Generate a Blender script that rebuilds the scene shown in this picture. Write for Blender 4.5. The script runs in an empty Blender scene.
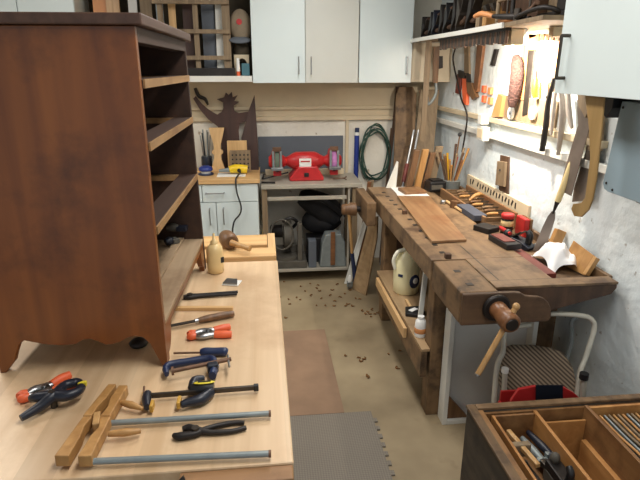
import bpy, math, random
from mathutils import Vector, Matrix
random.seed(7)
PI = math.pi
COL = bpy.context.scene.collection
# ------------------------------------------------------------------ camera
FPX, CH = 530.0, 1.6
PITCH, YAW = math.radians(-17.98), math.radians(5.94)
cam_d = bpy.data.cameras.new('camera'); cam = bpy.data.objects.new('camera', cam_d); COL.objects.link(cam)
cam.location = (0, 0, CH); cam.rotation_euler = (PI/2 + PITCH, 0, -YAW)
cam_d.sensor_width = 36; cam_d.lens = FPX/640*36; cam_d.clip_start = .02
bpy.context.scene.camera = cam

def _ray(px, py):
    x = (px-320)/FPX; y = (240-py)/FPX
    fy = math.cos(PITCH) - math.sin(PITCH)*y; z = math.sin(PITCH) + math.cos(PITCH)*y
    return Vector((x*math.cos(YAW)+fy*math.sin(YAW), fy*math.cos(YAW)-x*math.sin(YAW), z))
def AZ(px, py, z):
    r = _ray(px, py); return Vector((0, 0, CH)) + r*((z-CH)/r.z)
def AY(px, py, Y):
    r = _ray(px, py); return Vector((0, 0, CH)) + r*(Y/r.y)
def AX(px, py, X):
    r = _ray(px, py); return Vector((0, 0, CH)) + r*(X/r.x)

# ------------------------------------------------------------------ materials
def lin(c):
    c = c/255.0
    return c/12.92 if c <= .04045 else ((c+.055)/1.055)**2.4
def rgb(t): return (lin(t[0]), lin(t[1]), lin(t[2]), 1)
def newmat(name):
    m = bpy.data.materials.new(name); m.use_nodes = True
    return m, m.node_tree, m.node_tree.nodes['Principled BSDF']
def plain(name, c, rough=.5, metal=0, var=.12, vscale=18, bump=0):
    m, nt, b = newmat(name); L = nt.links
    b.inputs['Roughness'].default_value = rough; b.inputs['Metallic'].default_value = metal
    tc = nt.nodes.new('ShaderNodeTexCoord'); n = nt.nodes.new('ShaderNodeTexNoise')
    n.inputs['Scale'].default_value = vscale; n.inputs['Detail'].default_value = 5
    L.new(tc.outputs['Object'], n.inputs['Vector'])
    r = nt.nodes.new('ShaderNodeValToRGB'); k1 = 1-var; k2 = 1+var
    r.color_ramp.elements[0].position = .3; r.color_ramp.elements[1].position = .7
    a = rgb(c); r.color_ramp.elements[0].color = (a[0]*k1, a[1]*k1, a[2]*k1, 1)
    r.color_ramp.elements[1].color = (min(1, a[0]*k2), min(1, a[1]*k2), min(1, a[2]*k2), 1)
    L.new(n.outputs['Fac'], r.inputs['Fac']); L.new(r.outputs['Color'], b.inputs['Base Color'])
    if bump:
        bp = nt.nodes.new('ShaderNodeBump'); bp.inputs['Strength'].default_value = bump; bp.inputs['Distance'].default_value = .01
        L.new(n.outputs['Fac'], bp.inputs['Height']); L.new(bp.outputs['Normal'], b.inputs['Normal'])
    return m
def wood(name, c1, c2, axis='y', scale=1.0, rough=.5, stain=None, samt=.5, bump=.12, planks=0, sscale=5):
    """grain streaks along one object axis, with optional blotchy wear"""
    m, nt, b = newmat(name); L = nt.links
    b.inputs['Roughness'].default_value = rough
    tc = nt.nodes.new('ShaderNodeTexCoord'); mp = nt.nodes.new('ShaderNodeMapping')
    s = [40*scale]*3; s['xyz'.index(axis)] = 2.2*scale
    mp.inputs['Scale'].default_value = s
    L.new(tc.outputs['Object'], mp.inputs['Vector'])
    n = nt.nodes.new('ShaderNodeTexNoise'); n.inputs['Scale'].default_value = 1; n.inputs['Detail'].default_value = 6
    n.inputs['Distortion'].default_value = .6
    L.new(mp.outputs['Vector'], n.inputs['Vector'])
    r = nt.nodes.new('ShaderNodeValToRGB')
    r.color_ramp.elements[0].position = .28; r.color_ramp.elements[1].position = .72
    r.color_ramp.elements[0].color = rgb(c1); r.color_ramp.elements[1].color = rgb(c2)
    L.new(n.outputs['Fac'], r.inputs['Fac'])
    out = r.outputs['Color']
    if planks:
        sp = nt.nodes.new('ShaderNodeSeparateXYZ'); L.new(tc.outputs['Object'], sp.inputs[0])
        mu = nt.nodes.new('ShaderNodeMath'); mu.operation = 'MULTIPLY'; mu.inputs[1].default_value = 1/planks
        L.new(sp.outputs['Y' if axis == 'x' else 'X'], mu.inputs[0])
        fl = nt.nodes.new('ShaderNodeMath'); fl.operation = 'FLOOR'; L.new(mu.outputs[0], fl.inputs[0])
        wn = nt.nodes.new('ShaderNodeTexWhiteNoise'); wn.noise_dimensions = '1D'; L.new(fl.outputs[0], wn.inputs['W'])
        mr = nt.nodes.new('ShaderNodeMapRange'); mr.inputs['To Min'].default_value = .86; mr.inputs['To Max'].default_value = 1.08
        L.new(wn.outputs['Value'], mr.inputs['Value'])
        mx = nt.nodes.new('ShaderNodeVectorMath'); mx.operation = 'SCALE'
        L.new(out, mx.inputs[0]); L.new(mr.outputs[0], mx.inputs['Scale']); out = mx.outputs[0]
    if stain:
        n2 = nt.nodes.new('ShaderNodeTexNoise'); n2.inputs['Scale'].default_value = sscale; n2.inputs['Detail'].default_value = 8
        n2.inputs['Roughness'].default_value = .65
        L.new(tc.outputs['Object'], n2.inputs['Vector'])
        r2 = nt.nodes.new('ShaderNodeValToRGB'); r2.color_ramp.elements[0].position = .48; r2.color_ramp.elements[1].position = .66
        r2.color_ramp.elements[0].color = (0, 0, 0, 1); r2.color_ramp.elements[1].color = (samt, samt, samt, 1)
        L.new(n2.outputs['Fac'], r2.inputs['Fac'])
        mix = nt.nodes.new('ShaderNodeMixRGB'); mix.inputs['Color2'].default_value = rgb(stain)
        L.new(r2.outputs['Color'], mix.inputs['Fac']); L.new(out, mix.inputs['Color1']); out = mix.outputs['Color']
    L.new(out, b.inputs['Base Color'])
    if bump:
        bp = nt.nodes.new('ShaderNodeBump'); bp.inputs['Strength'].default_value = bump; bp.inputs['Distance'].default_value = .004
        L.new(n.outputs['Fac'], bp.inputs['Height']); L.new(bp.outputs['Normal'], b.inputs['Normal'])
    return m
def plaster(name, c, c2, spot, spot_amt=.7, sscale=22, bumps=.5):
    m, nt, b = newmat(name); L = nt.links
    b.inputs['Roughness'].default_value = .75
    tc = nt.nodes.new('ShaderNodeTexCoord')
    n = nt.nodes.new('ShaderNodeTexNoise'); n.inputs['Scale'].default_value = 2.5; n.inputs['Detail'].default_value = 8
    L.new(tc.outputs['Object'], n.inputs['Vector'])
    r = nt.nodes.new('ShaderNodeValToRGB'); r.color_ramp.elements[0].position = .35; r.color_ramp.elements[1].position = .65
    r.color_ramp.elements[0].color = rgb(c); r.color_ramp.elements[1].color = rgb(c2)
    L.new(n.outputs['Fac'], r.inputs['Fac'])
    n2 = nt.nodes.new('ShaderNodeTexNoise'); n2.inputs['Scale'].default_value = sscale; n2.inputs['Detail'].default_value = 3
    L.new(tc.outputs['Object'], n2.inputs['Vector'])
    r2 = nt.nodes.new('ShaderNodeValToRGB'); r2.color_ramp.elements[0].position = .68; r2.color_ramp.elements[1].position = .74
    r2.color_ramp.elements[0].color = (0, 0, 0, 1); r2.color_ramp.elements[1].color = (spot_amt,)*3+(1,)
    L.new(n2.outputs['Fac'], r2.inputs['Fac'])
    mix = nt.nodes.new('ShaderNodeMixRGB'); mix.inputs['Color2'].default_value = rgb(spot)
    L.new(r2.outputs['Color'], mix.inputs['Fac']); L.new(r.outputs['Color'], mix.inputs['Color1'])
    L.new(mix.outputs['Color'], b.inputs['Base Color'])
    n3 = nt.nodes.new('ShaderNodeTexNoise'); n3.inputs['Scale'].default_value = 14; n3.inputs['Detail'].default_value = 9
    L.new(tc.outputs['Object'], n3.inputs['Vector'])
    bp = nt.nodes.new('ShaderNodeBump'); bp.inputs['Strength'].default_value = bumps; bp.inputs['Distance'].default_value = .02
    L.new(n3.outputs['Fac'], bp.inputs['Height']); L.new(bp.outputs['Normal'], b.inputs['Normal'])
    return m
M = {}
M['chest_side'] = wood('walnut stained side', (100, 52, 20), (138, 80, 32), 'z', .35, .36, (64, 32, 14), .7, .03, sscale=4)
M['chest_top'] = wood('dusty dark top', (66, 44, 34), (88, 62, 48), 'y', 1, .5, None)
M['chest_in'] = wood('shaded inside wood', (46, 28, 18), (66, 42, 28), 'y', .6, .6)  # shade inside the carcass is put into this darker colour
M['chest_raw'] = wood('raw rail edge wood', (136, 104, 66), (166, 130, 86), 'y', 1, .6, (110, 74, 44), .6)
M['chest_bottom'] = wood('worn drawer bottom', (140, 118, 92), (172, 148, 118), 'y', .6, .6, (110, 80, 52), .5)
M['maple'] = wood('maple butcher block', (200, 168, 130), (224, 196, 160), 'y', .5, .42, (180, 142, 104), .5, .04, planks=.075, sscale=3)
M['bench_side'] = wood('darker bench apron', (124, 88, 54), (156, 116, 76), 'x', .7, .55, (84, 56, 34), .5)
M['pale'] = wood('pale planed wood', (196, 152, 98), (224, 186, 132), 'x', .8, .5)
M['pale_y'] = wood('pale planed wood y', (196, 156, 106), (222, 186, 136), 'y', .8, .5)
M['pale_z'] = wood('pale planed wood z', (190, 150, 98), (220, 182, 128), 'z', .8, .5)
M['old_y'] = wood('old bench wood', (94, 72, 48), (132, 104, 74), 'y', .5, .55, (46, 34, 24), .9, .3, sscale=9)
M['old_top'] = wood('old bench top wood', (112, 88, 64), (146, 119, 88), 'y', .4, .5, (68, 48, 34), .85, .2, sscale=7)
M['old_x'] = wood('old bench wood x', (70, 50, 35), (104, 78, 54), 'x', .6, .55, (56, 38, 26), .7, .2, sscale=7)
M['old_z'] = wood('old leg wood', (100, 76, 50), (134, 106, 74), 'z', .6, .6, (50, 34, 22), .85, .2, sscale=8)
M['old_dark'] = wood('dark and shaded wood', (66, 46, 34), (96, 70, 50), 'z', .6, .6, (42, 30, 24), .6, .2)  # dark timber; on the bench end cap it stands for shade
M['vise_red'] = wood('varnished vise wood', (104, 66, 40), (140, 96, 62), 'x', .8, .35, (66, 38, 24), .5)
M['board_red'] = wood('reddish plank', (122, 88, 58), (156, 122, 86), 'y', .5, .5, (120, 74, 44), .6, .05)
M['mahog'] = wood('dark red board', (98, 42, 36), (130, 62, 52), 'y', .6, .5)
M['template'] = wood('dark template board', (52, 32, 26), (74, 48, 38), 'z', .4, .6, bump=.05)
M['oak'] = wood('yellow oak', (150, 106, 56), (186, 142, 86), 'z', .8, .5)
M['ply'] = wood('brown plywood', (134, 106, 60), (162, 132, 84), 'z', .6, .5)
M['boxwood'] = wood('chest box wood', (112, 76, 44), (150, 110, 68), 'y', .6, .5, (80, 50, 28), .7, .1, sscale=9)
M['boxwood_l'] = wood('honey box wood', (164, 112, 60), (196, 144, 86), 'y', .6, .5, (120, 78, 40), .5, .1, sscale=8)
M['boxdark'] = wood('blackened box outside', (50, 44, 38), (80, 70, 58), 'y', .8, .6, (30, 26, 24), .7, .25, sscale=12)
M['brown'] = wood('brown handle wood', (86, 60, 38), (126, 92, 60), 'z', 1.5, .45)
M['brown2'] = wood('grey brown wood', (112, 94, 72), (146, 126, 98), 'z', .8, .6)
M['handle_y'] = wood('pale handle wood', (164, 124, 76), (196, 156, 104), 'z', 1.4, .4)
M['white_door'] = plain('white laminate', (214, 226, 226), .35, 0, .02, 3)
M['white_door2'] = plain('off white laminate', (204, 206, 198), .4, 0, .03, 3)
M['white_paint'] = plain('white painted wood', (220, 220, 212), .5, 0, .05, 8)
M['cream'] = plain('cream painted board', (206, 190, 160), .6, 0, .06, 6, .1)
M['corner_panel'] = plain('beige cabinet side', (200, 186, 160), .5, 0, .04, 4)
M['steel'] = plain('brushed steel', (170, 172, 174), .32, 1, .08, 30)
M['galv'] = plain('dull grey pipe', (136, 144, 144), .45, .35, .1, 30)
M['dsteel'] = plain('dark steel', (78, 72, 66), .45, .8, .25, 20)
M['rust'] = plain('rusty steel', (112, 84, 66), .6, .5, .3, 25)
M['sawsteel'] = plain('worn saw plate', (132, 122, 114), .45, .6, .25, 9)
M['black'] = plain('black plastic', (24, 24, 26), .45, 0, .2, 20)
M['blackcloth'] = plain('black nylon cloth', (20, 20, 24), .8, 0, .3, 10, .5)
M['iron'] = plain('black cast iron', (46, 42, 40), .5, .5, .3, 15)
M['greytool'] = plain('dusty grey metal', (92, 88, 80), .65, .3, .25, 12)
M['navy'] = plain('dark blue enamel', (30, 44, 78), .4, 0, .2, 15)
M['navy2'] = plain('blackish blue plastic', (24, 29, 42), .4, 0, .2, 15)
M['blue'] = plain('blue plastic', (36, 56, 132), .35, 0, .1, 15)
M['orange'] = plain('orange rubber', (224, 100, 58), .45, 0, .12, 18)
M['red'] = plain('red enamel', (184, 40, 42), .35, 0, .12, 14)
M['redpl'] = plain('red plastic', (178, 42, 42), .35, 0, .05, 14)
M['yellow'] = plain('yellow plastic', (232, 196, 30), .4, 0, .06, 14)
M['yellowpad'] = plain('yellow pad', (226, 206, 60), .5, 0, .06, 14)
M['ochre'] = plain('ochre pad', (196, 150, 60), .5, 0, .08, 14)
M['teal'] = plain('teal box', (60, 104, 116), .5, 0, .06, 14)
M['glue'] = plain('cream glue bottle', (226, 196, 140), .35, 0, .05, 14)
M['jug'] = plain('cream jug plastic', (234, 226, 182), .35, 0, .04, 8)
M['jugw'] = plain('white jug plastic', (236, 234, 214), .35, 0, .04, 8)
M['white'] = plain('white plastic', (232, 232, 228), .45, 0, .03, 10)
M['paper'] = plain('white paper', (236, 236, 232), .8, 0, .03, 10)
M['cloth'] = plain('white cotton rag', (236, 236, 236), .9, 0, .03, 10)
M['greyboard'] = plain('blue grey board', (92, 98, 106), .7, 0, .08, 5)
M['slate'] = plain('blue grey oilstone', (72, 76, 88), .7, 0, .1, 12)
M['bluebox'] = plain('grey blue painted steel', (142, 162, 172), .45, 0, .04, 4)
M['green'] = plain('dark green rubber hose', (44, 74, 62), .5, 0, .15, 10)
M['greymetalpaint'] = plain('pale grey painted frame', (170, 164, 150), .5, .1, .1, 12)
M['chairframe'] = plain('off white enamel tube', (186, 182, 168), .4, .1, .08, 14)
M['greypanel'] = plain('light grey panel', (206, 206, 202), .6, 0, .05, 5)
M['hat'] = plain('khaki grey cap cloth', (136, 122, 102), .9, 0, .12, 14)
M['olive'] = plain('dark olive cloth', (70, 62, 48), .9, 0, .2, 14)
M['shaving'] = plain('brown wood shaving', (122, 84, 44), .8, 0, .3, 20)
M['lilac'] = plain('purple grinding wheel', (176, 116, 168), .8, 0, .1, 30)
M['greyw'] = plain('grey grinding wheel', (96, 106, 92), .85, 0, .15, 30)
M['knit'] = plain('brown loofah fibre', (66, 42, 36), .95, 0, .6, 90, 1.0)
M['rope'] = plain('grey cloth strap', (166, 156, 146), .9, 0, .15, 30)
M['tan'] = plain('orange tan wood block', (206, 140, 86), .5, 0, .08, 12)
M['screen'] = plain('dark glass', (30, 34, 44), .2, 0, .1, 5)
M['mat_grey'] = plain('grey rubber mat', (128, 124, 118), .75, 0, .05, 60)
M['mat_brown'] = plain('reddish brown rubber mat', (146, 118, 94), .8, 0, .16, 5)
M['stamp'] = plain('dark dried mark', (80, 70, 58), .8, 0, .1, 9)
M['wall'] = plaster('white painted rough wall', (206, 218, 222), (228, 234, 234), (140, 130, 116), .75)
M['wall_low'] = plaster('peeling white brick paint', (216, 210, 196), (232, 228, 216), (150, 132, 110), .8, 16)
M['wall_side'] = plain('plain side wall', (200, 198, 190), .8)
M['paleh'] = wood('pale yellow handle', (206, 184, 128), (228, 208, 156), 'z', 1.4, .4)
M['shelfw'] = wood('dull shelf wood', (146, 118, 84), (176, 148, 112), 'y', .6, .55, (110, 84, 58), .5)
M['brush'] = plain('brass yellow', (206, 160, 40), .45, .2)
def striped():
    m, nt, b = newmat('striped woven fabric'); L = nt.links; b.inputs['Roughness'].default_value = .9
    tc = nt.nodes.new('ShaderNodeTexCoord'); mp = nt.nodes.new('ShaderNodeMapping'); mp.inputs['Rotation'].default_value = (0, math.radians(48), 0)
    L.new(tc.outputs['Object'], mp.inputs['Vector'])
    w = nt.nodes.new('ShaderNodeTexWave'); w.inputs['Scale'].default_value = 24; w.inputs['Distortion'].default_value = .6
    L.new(mp.outputs['Vector'], w.inputs['Vector'])
    r = nt.nodes.new('ShaderNodeValToRGB'); r.color_ramp.elements[0].color = rgb((62, 50, 42)); r.color_ramp.elements[1].color = rgb((150, 132, 110))
    L.new(w.outputs['Fac'], r.inputs['Fac']); L.new(r.outputs['Color'], b.inputs['Base Color']); return m
M['striped'] = striped()
def floor_mat():
    m, nt, b = newmat('sealed dusty concrete'); L = nt.links; b.inputs['Roughness'].default_value = .6
    tc = nt.nodes.new('ShaderNodeTexCoord')
    n = nt.nodes.new('ShaderNodeTexNoise'); n.inputs['Scale'].default_value = 2.2; n.inputs['Detail'].default_value = 9
    L.new(tc.outputs['Object'], n.inputs['Vector'])
    r = nt.nodes.new('ShaderNodeValToRGB'); r.color_ramp.elements[0].position = .32; r.color_ramp.elements[1].position = .7
    r.color_ramp.elements[0].color = rgb((128, 112, 86)); r.color_ramp.elements[1].color = rgb((174, 156, 124))
    L.new(n.outputs['Fac'], r.inputs['Fac'])
    n2 = nt.nodes.new('ShaderNodeTexNoise'); n2.inputs['Scale'].default_value = 7; n2.inputs['Detail'].default_value = 6
    L.new(tc.outputs['Object'], n2.inputs['Vector'])
    r2 = nt.nodes.new('ShaderNodeValToRGB'); r2.color_ramp.elements[0].position = .62; r2.color_ramp.elements[1].position = .78
    r2.color_ramp.elements[0].color = (0, 0, 0, 1); r2.color_ramp.elements[1].color = (.5, .5, .5, 1)
    L.new(n2.outputs['Fac'], r2.inputs['Fac'])
    mix = nt.nodes.new('ShaderNodeMixRGB'); mix.inputs['Color2'].default_value = rgb((110, 92, 70))
    L.new(r2.outputs['Color'], mix.inputs['Fac']); L.new(r.outputs['Color'], mix.inputs['Color1'])
    L.new(mix.outputs['Color'], b.inputs['Base Color']); return m
M['floor'] = floor_mat()
def tread_mat():
    m, nt, b = newmat('diamond tread rubber'); L = nt.links; b.inputs['Roughness'].default_value = .7
    tc = nt.nodes.new('ShaderNodeTexCoord'); mp = nt.nodes.new('ShaderNodeMapping'); mp.inputs['Rotation'].default_value = (0, 0, PI/4)
    L.new(tc.outputs['Object'], mp.inputs['Vector'])
    ch = nt.nodes.new('ShaderNodeTexChecker'); ch.inputs['Scale'].default_value = 130
    ch.inputs['Color1'].default_value = rgb((136, 128, 116)); ch.inputs['Color2'].default_value = rgb((122, 114, 103))
    L.new(mp.outputs['Vector'], ch.inputs['Vector']); L.new(ch.outputs['Color'], b.inputs['Base Color'])
    bp = nt.nodes.new('ShaderNodeBump'); bp.inputs['Strength'].default_value = .3; bp.inputs['Distance'].default_value = .003
    L.new(ch.outputs['Fac'], bp.inputs['Height']); L.new(bp.outputs['Normal'], b.inputs['Normal'])
    return m
M['tread'] = tread_mat()

# ------------------------------------------------------------------ mesh builder
class MB:
    def __init__(s): s.v = []; s.f = []; s.sm = []
    def _add(s, vs, fs, smooth=False):
        o = len(s.v); s.v += [Vector(v) for v in vs]
        for f in fs: s.f.append([i+o for i in f]); s.sm.append(smooth)
        return s
    def box(s, c, d, R=None):
        x, y, z = d[0]/2, d[1]/2, d[2]/2
        vs = [Vector(p) for p in ((-x,-y,-z),(x,-y,-z),(x,y,-z),(-x,y,-z),(-x,-y,z),(x,-y,z),(x,y,z),(-x,y,z))]
        if R: vs = [R @ v for v in vs]
        return s._add([Vector(c)+v for v in vs], [(3,2,1,0),(4,5,6,7),(0,1,5,4),(1,2,6,5),(2,3,7,6),(3,0,4,7)])
    def bx(s, x0, x1, y0, y1, z0, z1): return s.box(((x0+x1)/2, (y0+y1)/2, (z0+z1)/2), (abs(x1-x0), abs(y1-y0), abs(z1-z0)))
    def bar(s, a, b, w, t, up=(0, 0, 1)):
        """a straight bar from a to b; width w across, thickness t along up"""
        a, b, up = Vector(a), Vector(b), Vector(up); d = b-a; L_ = d.length; d.normalize()
        sd = d.cross(up).normalized(); u2 = sd.cross(d).normalized()
        R = Matrix((sd, d, u2)).transposed()
        return s.box((a+b)/2, (w, L_, t), R)
    def ring(s, c, d, r, n, ph=0, e=1.0, ref=None):
        d = Vector(d).normalized(); ref = Vector(ref) if ref else (Vector((0, 0, 1)) if abs(d.z) < .9 else Vector((1, 0, 0)))
        u = d.cross(ref).normalized(); w = u.cross(d).normalized()
        return [Vector(c)+u*(r*math.cos(ph+2*PI*i/n))+w*(r*e*math.sin(ph+2*PI*i/n)) for i in range(n)]
    def cyl(s, a, b, r0, r1=None, n=16, caps=True, smooth=True):
        r1 = r0 if r1 is None else r1; a, b = Vector(a), Vector(b); d = b-a
        vs = s.ring(a, d, r0, n)+s.ring(b, d, r1, n)
        s._add(vs, [(i, (i+1) % n, n+(i+1) % n, n+i) for i in range(n)], smooth)
        if caps: s._add(vs[:n], [tuple(range(n))[::-1]]); s._add(vs[n:], [tuple(range(n))])
        return s
    def lathe(s, a, axis, prof, n=20, smooth=True):
        a = Vector(a); axis = Vector(axis).normalized(); rows = []
        for r, h in prof: rows.append(s.ring(a+axis*h, axis, max(r, .0004), n))
        vs = [v for row in rows for v in row]; fs = []
        for k in range(len(rows)-1):
            for i in range(n): fs.append((k*n+i, k*n+(i+1) % n, (k+1)*n+(i+1) % n, (k+1)*n+i))
        s._add(vs, fs, smooth); s._add(rows[0], [tuple(range(n))[::-1]]); s._add(rows[-1], [tuple(range(n))])
        return s
    def tube(s, pts, r, n=8, sub=0, e=1.0, ref=None):
        pts = [Vector(p) for p in pts]; rr = list(r) if isinstance(r, (list, tuple)) else [r]*len(pts)
        if sub:
            P = [pts[0]]+pts+[pts[-1]]; out = []; ro = []
            for i in range(1, len(P)-2):
                for k in range(sub):
                    t = k/sub; p0, p1, p2, p3 = P[i-1:i+3]
                    out.append(.5*((2*p1)+(p2-p0)*t+(2*p0-5*p1+4*p2-p3)*t*t+(3*p1-p0-3*p2+p3)*t**3)); ro.append(rr[i-1]*(1-t)+rr[i]*t)
            out.append(pts[-1]); ro.append(rr[-1]); pts, rr = out, ro
        rows = []; u = None
        for i, p in enumerate(pts):
            d = (pts[min(i+1, len(pts)-1)]-pts[max(i-1, 0)]).normalized()
            if u is None:
                q = Vector(ref) if ref else (Vector((0, 0, 1)) if abs(d.z) < .9 else Vector((1, 0, 0)))
                u = d.cross(q).normalized()
            u = (u-d*u.dot(d)).normalized(); w = u.cross(d).normalized()
            rows.append([p+u*(rr[i]*math.cos(2*PI*k/n))+w*(rr[i]*e*math.sin(2*PI*k/n)) for k in range(n)])
        vs = [v for row in rows for v in row]; fs = []
        for k in range(len(rows)-1):
            for i in range(n): fs.append((k*n+i, k*n+(i+1) % n, (k+1)*n+(i+1) % n, (k+1)*n+i))
        s._add(vs, fs, True); s._add(rows[0], [tuple(range(n))[::-1]]); s._add(rows[-1], [tuple(range(n))])
        return s
    def prism(s, pts, o, u, v, th):
        """polygon pts (2D) in the plane o,u,v, extruded by th along u x v"""
        o, u, v = Vector(o), Vector(u), Vector(v); w = u.cross(v).normalized()*th; n = len(pts)
        a = [o+u*p[0]+v*p[1] for p in pts]; b = [p+w for p in a]
        s._add(a+b, [tuple(range(n))[::-1], tuple(range(n, 2*n))]+[(i, (i+1) % n, n+(i+1) % n, n+i) for i in range(n)])
        return s
    def poly(s, a, w):
        """3D polygon extruded by vector w"""
        a = [Vector(p) for p in a]; w = Vector(w); n = len(a); b = [p+w for p in a]
        return s._add(a+b, [tuple(range(n))[::-1], tuple(range(n, 2*n))]+[(i, (i+1) % n, n+(i+1) % n, n+i) for i in range(n)])
    def ell(s, c, r, n=16, m=10, jit=0, R=None):
        vs = []; c = Vector(c)
        for j in range(m+1):
            th = PI*j/m
            for i in range(n):
                ph = 2*PI*i/n; q = 1+random.uniform(-jit, jit) if 0 < j < m else 1
                p = Vector((r[0]*math.sin(th)*math.cos(ph)*q, r[1]*math.sin(th)*math.sin(ph)*q, r[2]*math.cos(th)*q))
                if R: p = R @ p
                vs.append(c+p)
        fs = [(j*n+i, (j+1)*n+i, (j+1)*n+(i+1) % n, j*n+(i+1) % n) for j in range(m) for i in range(n)]
        return s._add(vs, fs, True)
def mesh_obj(mb, name, mat, inv=None):
    vs = [(inv @ v) if inv else v for v in mb.v]
    me = bpy.data.meshes.new(name); me.from_pydata([tuple(v) for v in vs], [], mb.f)
    for p, sflag in zip(me.polygons, mb.sm): p.use_smooth = sflag
    import bmesh
    bm = bmesh.new(); bm.from_mesh(me); bmesh.ops.recalc_face_normals(bm, faces=bm.faces); bm.to_mesh(me); bm.free()
    me.materials.append(M[mat] if isinstance(mat, str) else mat)
    o = bpy.data.objects.new(name, me); COL.objects.link(o); return o
def bevel(o, w, seg=2):
    m = o.modifiers.new('bevel', 'BEVEL'); m.width = w; m.segments = seg; m.limit_method = 'ANGLE'; m.angle_limit = math.radians(40)
def tag(o, label=None, cat=None, group=None, kind=None):
    if label: o['label'] = label
    if cat: o['category'] = cat
    if group: o['group'] = group
    if kind: o['kind'] = kind
    return o
WM = {}
def thing(name, label, cat, loc=(0, 0, 0), rz=0, group=None):
    o = bpy.data.objects.new(name, None); COL.objects.link(o); o.empty_display_size = .05
    o.location = loc; o.rotation_euler = (0, 0, rz); tag(o, label, cat, group)
    WM[o.name] = Matrix.Translation(Vector(loc)) @ Matrix.Rotation(rz, 4, 'Z'); return o
def part(mb, name, mat, parent, bv=0, local=False, label=None, kind=None):
    W = WM[parent.name]
    o = mesh_obj(mb, name, mat, None if local else W.inverted()); o.parent = parent; WM[o.name] = W
    if bv: bevel(o, bv)
    if label: o['label'] = label
    if kind: o['kind'] = kind
    return o
def single(mb, name, mat, label=None, cat=None, group=None, kind=None, bv=0, loc=None, rz=0):
    if loc is None:
        xs = [v.x for v in mb.v]; ys = [v.y for v in mb.v]; zs = [v.z for v in mb.v]
        loc = ((min(xs)+max(xs))/2, (min(ys)+max(ys))/2, min(zs))
    T = Matrix.Translation(Vector(loc)); o = mesh_obj(mb, name, mat, T.inverted()); o.location = loc
    WM[o.name] = T
    if bv: bevel(o, bv)
    return tag(o, label, cat, group, kind)
def struct(mb, name, mat, bv=0):
    return single(mb, name, mat, kind='structure', bv=bv, loc=(0, 0, 0))
V = Vector

# ------------------------------------------------------------------ the room
WX, WY, WL = 1.40, 4.35, -2.6
struct(MB().bx(WL-.1, WX+.1, -1.6, WY+.1, -.1, 0), 'floor', 'floor')
struct(MB().bx(WL-.1, WX+.1, -1.6, WY+.1, 2.45, 2.55), 'ceiling', 'wall_side')
struct(MB().bx(WX, WX+.1, -1.6, WY+.1, 0, 2.45), 'wall_right', 'wall')
struct(MB().bx(WL, WX, WY, WY+.1, 0, 2.45), 'wall_back', 'wall_low')
struct(MB().bx(WL-.1, WL, -1.6, WY+.1, 0, 2.45), 'wall_left', 'wall_side')
# cream strip of wall above the rails and the two rails on the back wall
struct(MB().bx(-1.9, WX-.012, WY-.008, WY-.001, 1.235, 1.50), 'trim_1', 'cream')
struct(MB().bx(-1.9, WX-.03, WY-.028, WY-.0085, 1.285, 1.312), 'trim_2', 'cream', .003)
struct(MB().bx(-1.9, WX-.03, WY-.03, WY-.001, 1.20, 1.234), 'trim_3', 'cream', .003)
# rails along the right wall
struct(MB().bx(WX-.03, WX, 2.05, 4.3, 1.285, 1.315), 'trim_4', 'cream', .003)
struct(MB().bx(WX-.03, WX, 1.75, 4.3, 1.19, 1.225), 'trim_5', 'white_paint', .003)
# vertical batten in the back wall
struct(MB().bx(.66, .685, WY-.03, WY-.001, .72, 1.199), 'trim_6', 'cream', .003)

# floor mats
mb = MB().bx(-.6, .345, 2.17, 3.04, 0, .006)
single(mb, 'rubber_mat', 'mat_brown', 'reddish brown rubber floor mat in the aisle', 'mat')
mb = MB().bx(-.9, .475, 1.30, 2.165, 0, .008)
yy = 1.33
while yy < 2.12: mb.bx(.4755, .492, yy, yy+.026, 0, .008); yy += .058
single(mb, 'tread_mat', 'tread', 'grey diamond-tread floor mat with toothed edge nearest the camera', 'mat')

# shavings on the floor
def shaving_mesh(k):
    b = MB(); a0 = random.uniform(0, 6); r = .0040+.0012*k
    pts = [(math.cos(a0+t*.9)*r*(1+t*.25), math.sin(a0+t*.9)*r*(1+t*.25), .003+.0025*(t % 2)) for t in range(5)]
    return b.tube(pts, [.002, .0045, .0045, .004, .001], 6, 3)
protos = []
def shaving(x, y, k):
    if k < len(protos): pass
    if len(protos) <= k:
        o = mesh_obj(shaving_mesh(k), 'wood_shaving', 'shaving'); protos.append(o)
    else:
        o = protos[k].copy(); COL.objects.link(o)
    o.location = (x, y, .002); o.rotation_euler = (0, 0, random.uniform(0, 6))
    tag(o, 'small curled brown wood shaving lying on the concrete floor', 'wood shaving', 'shavings scattered on the floor')
spots = [(284,282),(300,287),(318,286),(319,291),(332,290),(345,294),(355,299),(360,300),(340,298),(312,296),(300,300),(326,306),(334,306),
 (345,306),(348,304),(317,306),(296,298),(368,312),(370,314),(373,310),(371,317),(375,315),(366,314),(363,311),(377,313),(280,298),(290,305),
 (351,291),(331,296),(338,285),(310,284),(346,356),(359,359),(361,361),(363,359),(388,355),(400,352),(368,376),(367,378),(398,368),(305,292),
 (322,299),(286,318),(316,289),(353,306),(381,309),(288,300),(335,302)]
for i, (px, py) in enumerate(spots):
    p = AZ(px, py, 0); shaving(p.x, p.y, i if i < 5 else i % 5)

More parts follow.
